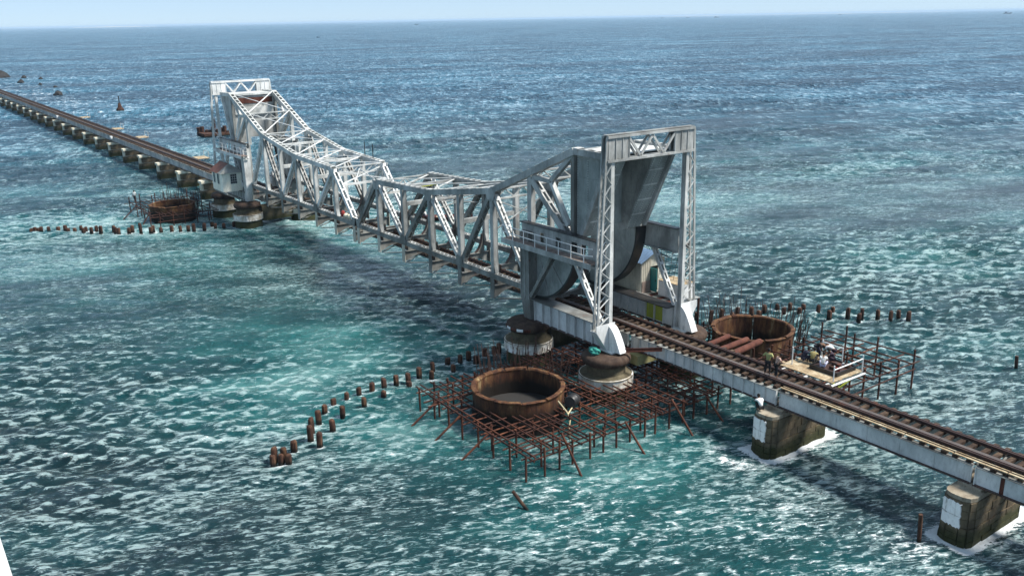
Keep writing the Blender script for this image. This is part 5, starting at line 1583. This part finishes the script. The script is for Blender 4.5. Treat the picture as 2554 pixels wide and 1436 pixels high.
# boat beyond the lift span
BT = thing('fishing_boat', 'open fishing boat with red sides seen through the near leaf', 'boat')
n = 14
vs, fs = [], []
for i in range(n + 1):
    t = i / n
    w = 1.15 * math.sin(math.pi * min(1, 0.12 + 0.88 * (1 - abs(2 * t - 1) ** 2.2))) if 0 < t < 1 else 0.05
    w = 0.05 + 0.85 * (1 - abs(2 * t - 1) ** 2.4)
    sh = 0.42 + 0.4 * (2 * t - 1) ** 2
    u = (t - 0.5) * 8.0
    vs += [(u, -w, sh), (u, -w * 0.75, 0.0), (u, 0, -0.3), (u, w * 0.75, 0.0), (u, w, sh), (u, w * 0.86, sh), (u, w * 0.6, 0.25), (u, -w * 0.6, 0.25), (u, -w * 0.86, sh)]
for i in range(n):
    for k in range(9):
        fs.append((i * 9 + k, i * 9 + (k + 1) % 9, (i + 1) * 9 + (k + 1) % 9, (i + 1) * 9 + k))
MB().add(vs, fs).build('hull', 'boatred', BT, 50)
for u in (-2.6, -0.8, 1.0, 2.6):
    MB().box(u - 0.14, u + 0.14, -0.6, 0.6, 0.34, 0.39).build('thwart', 'plank', BT)
BT.location = (-17.5, 18.2, 0.1)
BT.rotation_euler = (0, 0, 0.95)
d = Vector((math.cos(0.95), math.sin(0.95), 0))
for k, (u, sh, tr_) in enumerate(((-2.4, 'shirtwhite', 'navy'), (0.9, 'shirtwhite', 'charcoal'), (2.3, 'pinkcheck', 'navy'))):
    p = Vector((-17.5, 18.2, 0.44)) + d * u
    person(['man in white sitting at the left end of the fishing boat', 'man in white sitting amidships in the fishing boat', 'man in pink sitting at the right end of the fishing boat'][k], tuple(p), 2.2 + 0.4 * k, 'sit', sh, tr_, 'men in the fishing boat')

# refuge platforms and white boxes along the far approach
for i, x in enumerate((-72.0, -110.5, -131.0, -165.0)):
    rf = thing('refuge_platform', 'small refuge platform on the far side of the track, ' + ordinal(i) + ' behind the hut', 'platform', 'track refuges')
    MB().box(x - 1.6, x + 1.6, 1.9, 3.9, 4.0, 4.1).build('deck', 'plank', rf)
    for dx in (-1.3, 1.3):
        MB().beam((x + dx, 3.7, 4.0), (x + dx, 1.7, 3.0), 0.1, 0.1, (1, 0, 0)).build('bracket', 'oldgrey', rf)
        MB().tube([(x + dx, 3.85, 4.1), (x + dx, 3.85, 5.1)], 0.04, 6).build('rail_post', 'pale', rf)
    MB().tube([(x - 1.3, 3.85, 5.1), (x + 1.3, 3.85, 5.1)], 0.04, 6).build('hand_rail', 'pale', rf)
for i, x in enumerate((-47.5, -117.0, -176.0)):
    b = MB().box(x - 0.6, x + 0.6, -1.85, -1.43, 3.55, 3.95)
    b.box(x - 0.62, x + 0.62, -1.87, -1.42, 3.95, 3.99)
    tag(b.build('white_box', 'white'), 'small white box on the girder side, ' + ordinal(i) + ' behind the hut', 'box', 'white boxes on the girder')

# ------------------------------------------------------------------ out on the water
by = thing('channel_buoy', 'dark pointed buoy in the water left of the far tower', 'buoy')
bx_, byy = -225.8, 25.1
MB().lathe([(0, -0.5), (1.1, -0.4), (1.2, 0.4), (0.9, 0.9), (0, 0.95)], bx_, byy, 18).build('float', 'pile', by, 40)
MB().lathe([(0.75, 0.9), (0.4, 2.2), (0.25, 2.4), (0, 2.42)], bx_, byy, 12).build('cone', 'pile', by, 40)
MB().tube([(bx_, byy, 2.4), (bx_, byy, 4.2)], 0.16, 8).build('mast', 'black', by)
MB().lathe([(0, 4.6), (0.25, 4.4), (0.25, 4.1), (0, 4.0)], bx_, byy, 10).build('lantern', 'black', by)

wr = thing('ruined_pier', 'dark broken pier stump with a post, left of the far tower', 'pier stump')
wx, wy = -139.0, 24.2
for k in range(9):
    a = -1.0 + k * 0.9
    MB().tube([(wx + a * 0.64, wy + a * 0.8 + random.uniform(-.4, .4), -1), (wx + a * 0.64, wy + a * 0.8, random.uniform(1.0, 2.3))], random.uniform(0.35, 0.6), 9).build('stump', 'pile', wr, 50)
MB().box(wx - 1.2, wx + 4.6, wy - 1.2, wy + 5.6, -1.0, 0.75).build('footing', 'pile', wr)
MB().tube([(wx + 2.0, wy + 2.4, 0.7), (wx + 2.0, wy + 2.4, 4.0)], 0.18, 8).build('post', 'pile', wr)
for k, (x, y, r_, lab) in enumerate(((-487, 24.7, 3.4, 'dark rock cut by the left edge'), (-423, 25, 1.6, 'small dark rock near the left edge'), (-316, 22.7, 1.6, 'dark rock in the surf above the far track'),
                                     (-470, 33, 1.3, 'low rock awash, just right of the rock at the left edge'), (-450, 38, 1.0, 'tiny low rock awash above the small dark rock'), (-395, 29, 0.9, 'low rock awash between the two dark rocks'), (-370, 31, 0.8, 'flat rock awash left of the surf rock'))):
    b = MB()
    n = 9
    prof = [(r_ * 1.2, -1), (r_ * 1.05, r_ * 0.3), (r_ * 0.75, r_ * 0.7), (r_ * 0.4, r_ * 1.0), (0, r_ * 1.1)]
    vs = []
    for q in range(n):
        a = 2 * math.pi * q / n
        for (rr, z) in prof:
            j = random.uniform(0.7, 1.25)
            vs.append((x + rr * j * math.cos(a), y + rr * j * math.sin(a), z * random.uniform(0.85, 1.1)))
    L = len(prof)
    fs = [(q * L + i, ((q + 1) % n) * L + i, ((q + 1) % n) * L + i + 1, q * L + i + 1) for q in range(n) for i in range(L - 1)]
    tag(b.add(vs, fs).build('rock', 'darkrock', None, 35), lab, 'rock', 'rocks off the far approach')

def far_boat(x, y, L, rot, label):
    o = thing('trawler', label, 'boat', 'boats on the horizon')
    vs, fs = [], []
    n = 8
    for i in range(n + 1):
        t = i / n
        w = 0.14 * L * (1 - abs(2 * t - 1) ** 2.6) + 0.01 * L
        sh = 0.09 * L + 0.09 * L * max(0, 2 * t - 1) ** 2
        u = (t - 0.5) * L
        vs += [(u, -w, sh), (u, -w * 0.7, -0.03 * L), (u, w * 0.7, -0.03 * L), (u, w, sh)]
    for i in range(n):
        for k in range(4):
            fs.append((i * 4 + k, i * 4 + (k + 1) % 4, (i + 1) * 4 + (k + 1) % 4, (i + 1) * 4 + k))
    fs += [(0, 1, 2, 3), (n * 4, n * 4 + 1, n * 4 + 2, n * 4 + 3)]
    MB().add(vs, fs).build('hull', 'boatdark', o)
    MB().box(-0.3 * L, -0.08 * L, -0.08 * L, 0.08 * L, 0.09 * L, 0.24 * L).build('wheelhouse', 'boatdark', o)
    MB().tube([(0.1 * L, 0, 0.08 * L), (0.1 * L, 0, 0.42 * L)], 0.01 * L, 6).build('mast', 'boatdark', o)
    o.location = (x, y, 0)
    o.rotation_euler = (0, 0, rot)
for x, y, L, lab in ((-4600, 2670, 22, 'small dark boat on the horizon above the far leaf tip'), (-1443, 641, 6, 'tiny boat on the open water above the far leaf'), (-5600, 6330, 46, 'largest dark boat on the horizon, right of centre'),
                     (-6300, 6700, 34, 'dark boat on the horizon just left of the largest boat'), (-6500, 6560, 30, 'dark boat on the horizon, second to the left of the largest boat'), (-5600, 8150, 34, 'dark boat on the horizon above the right hand sea'), (-2740, 5700, 50, 'dark boat on the horizon near the right edge')):
    far_boat(x, y, L, 0.95, lab)
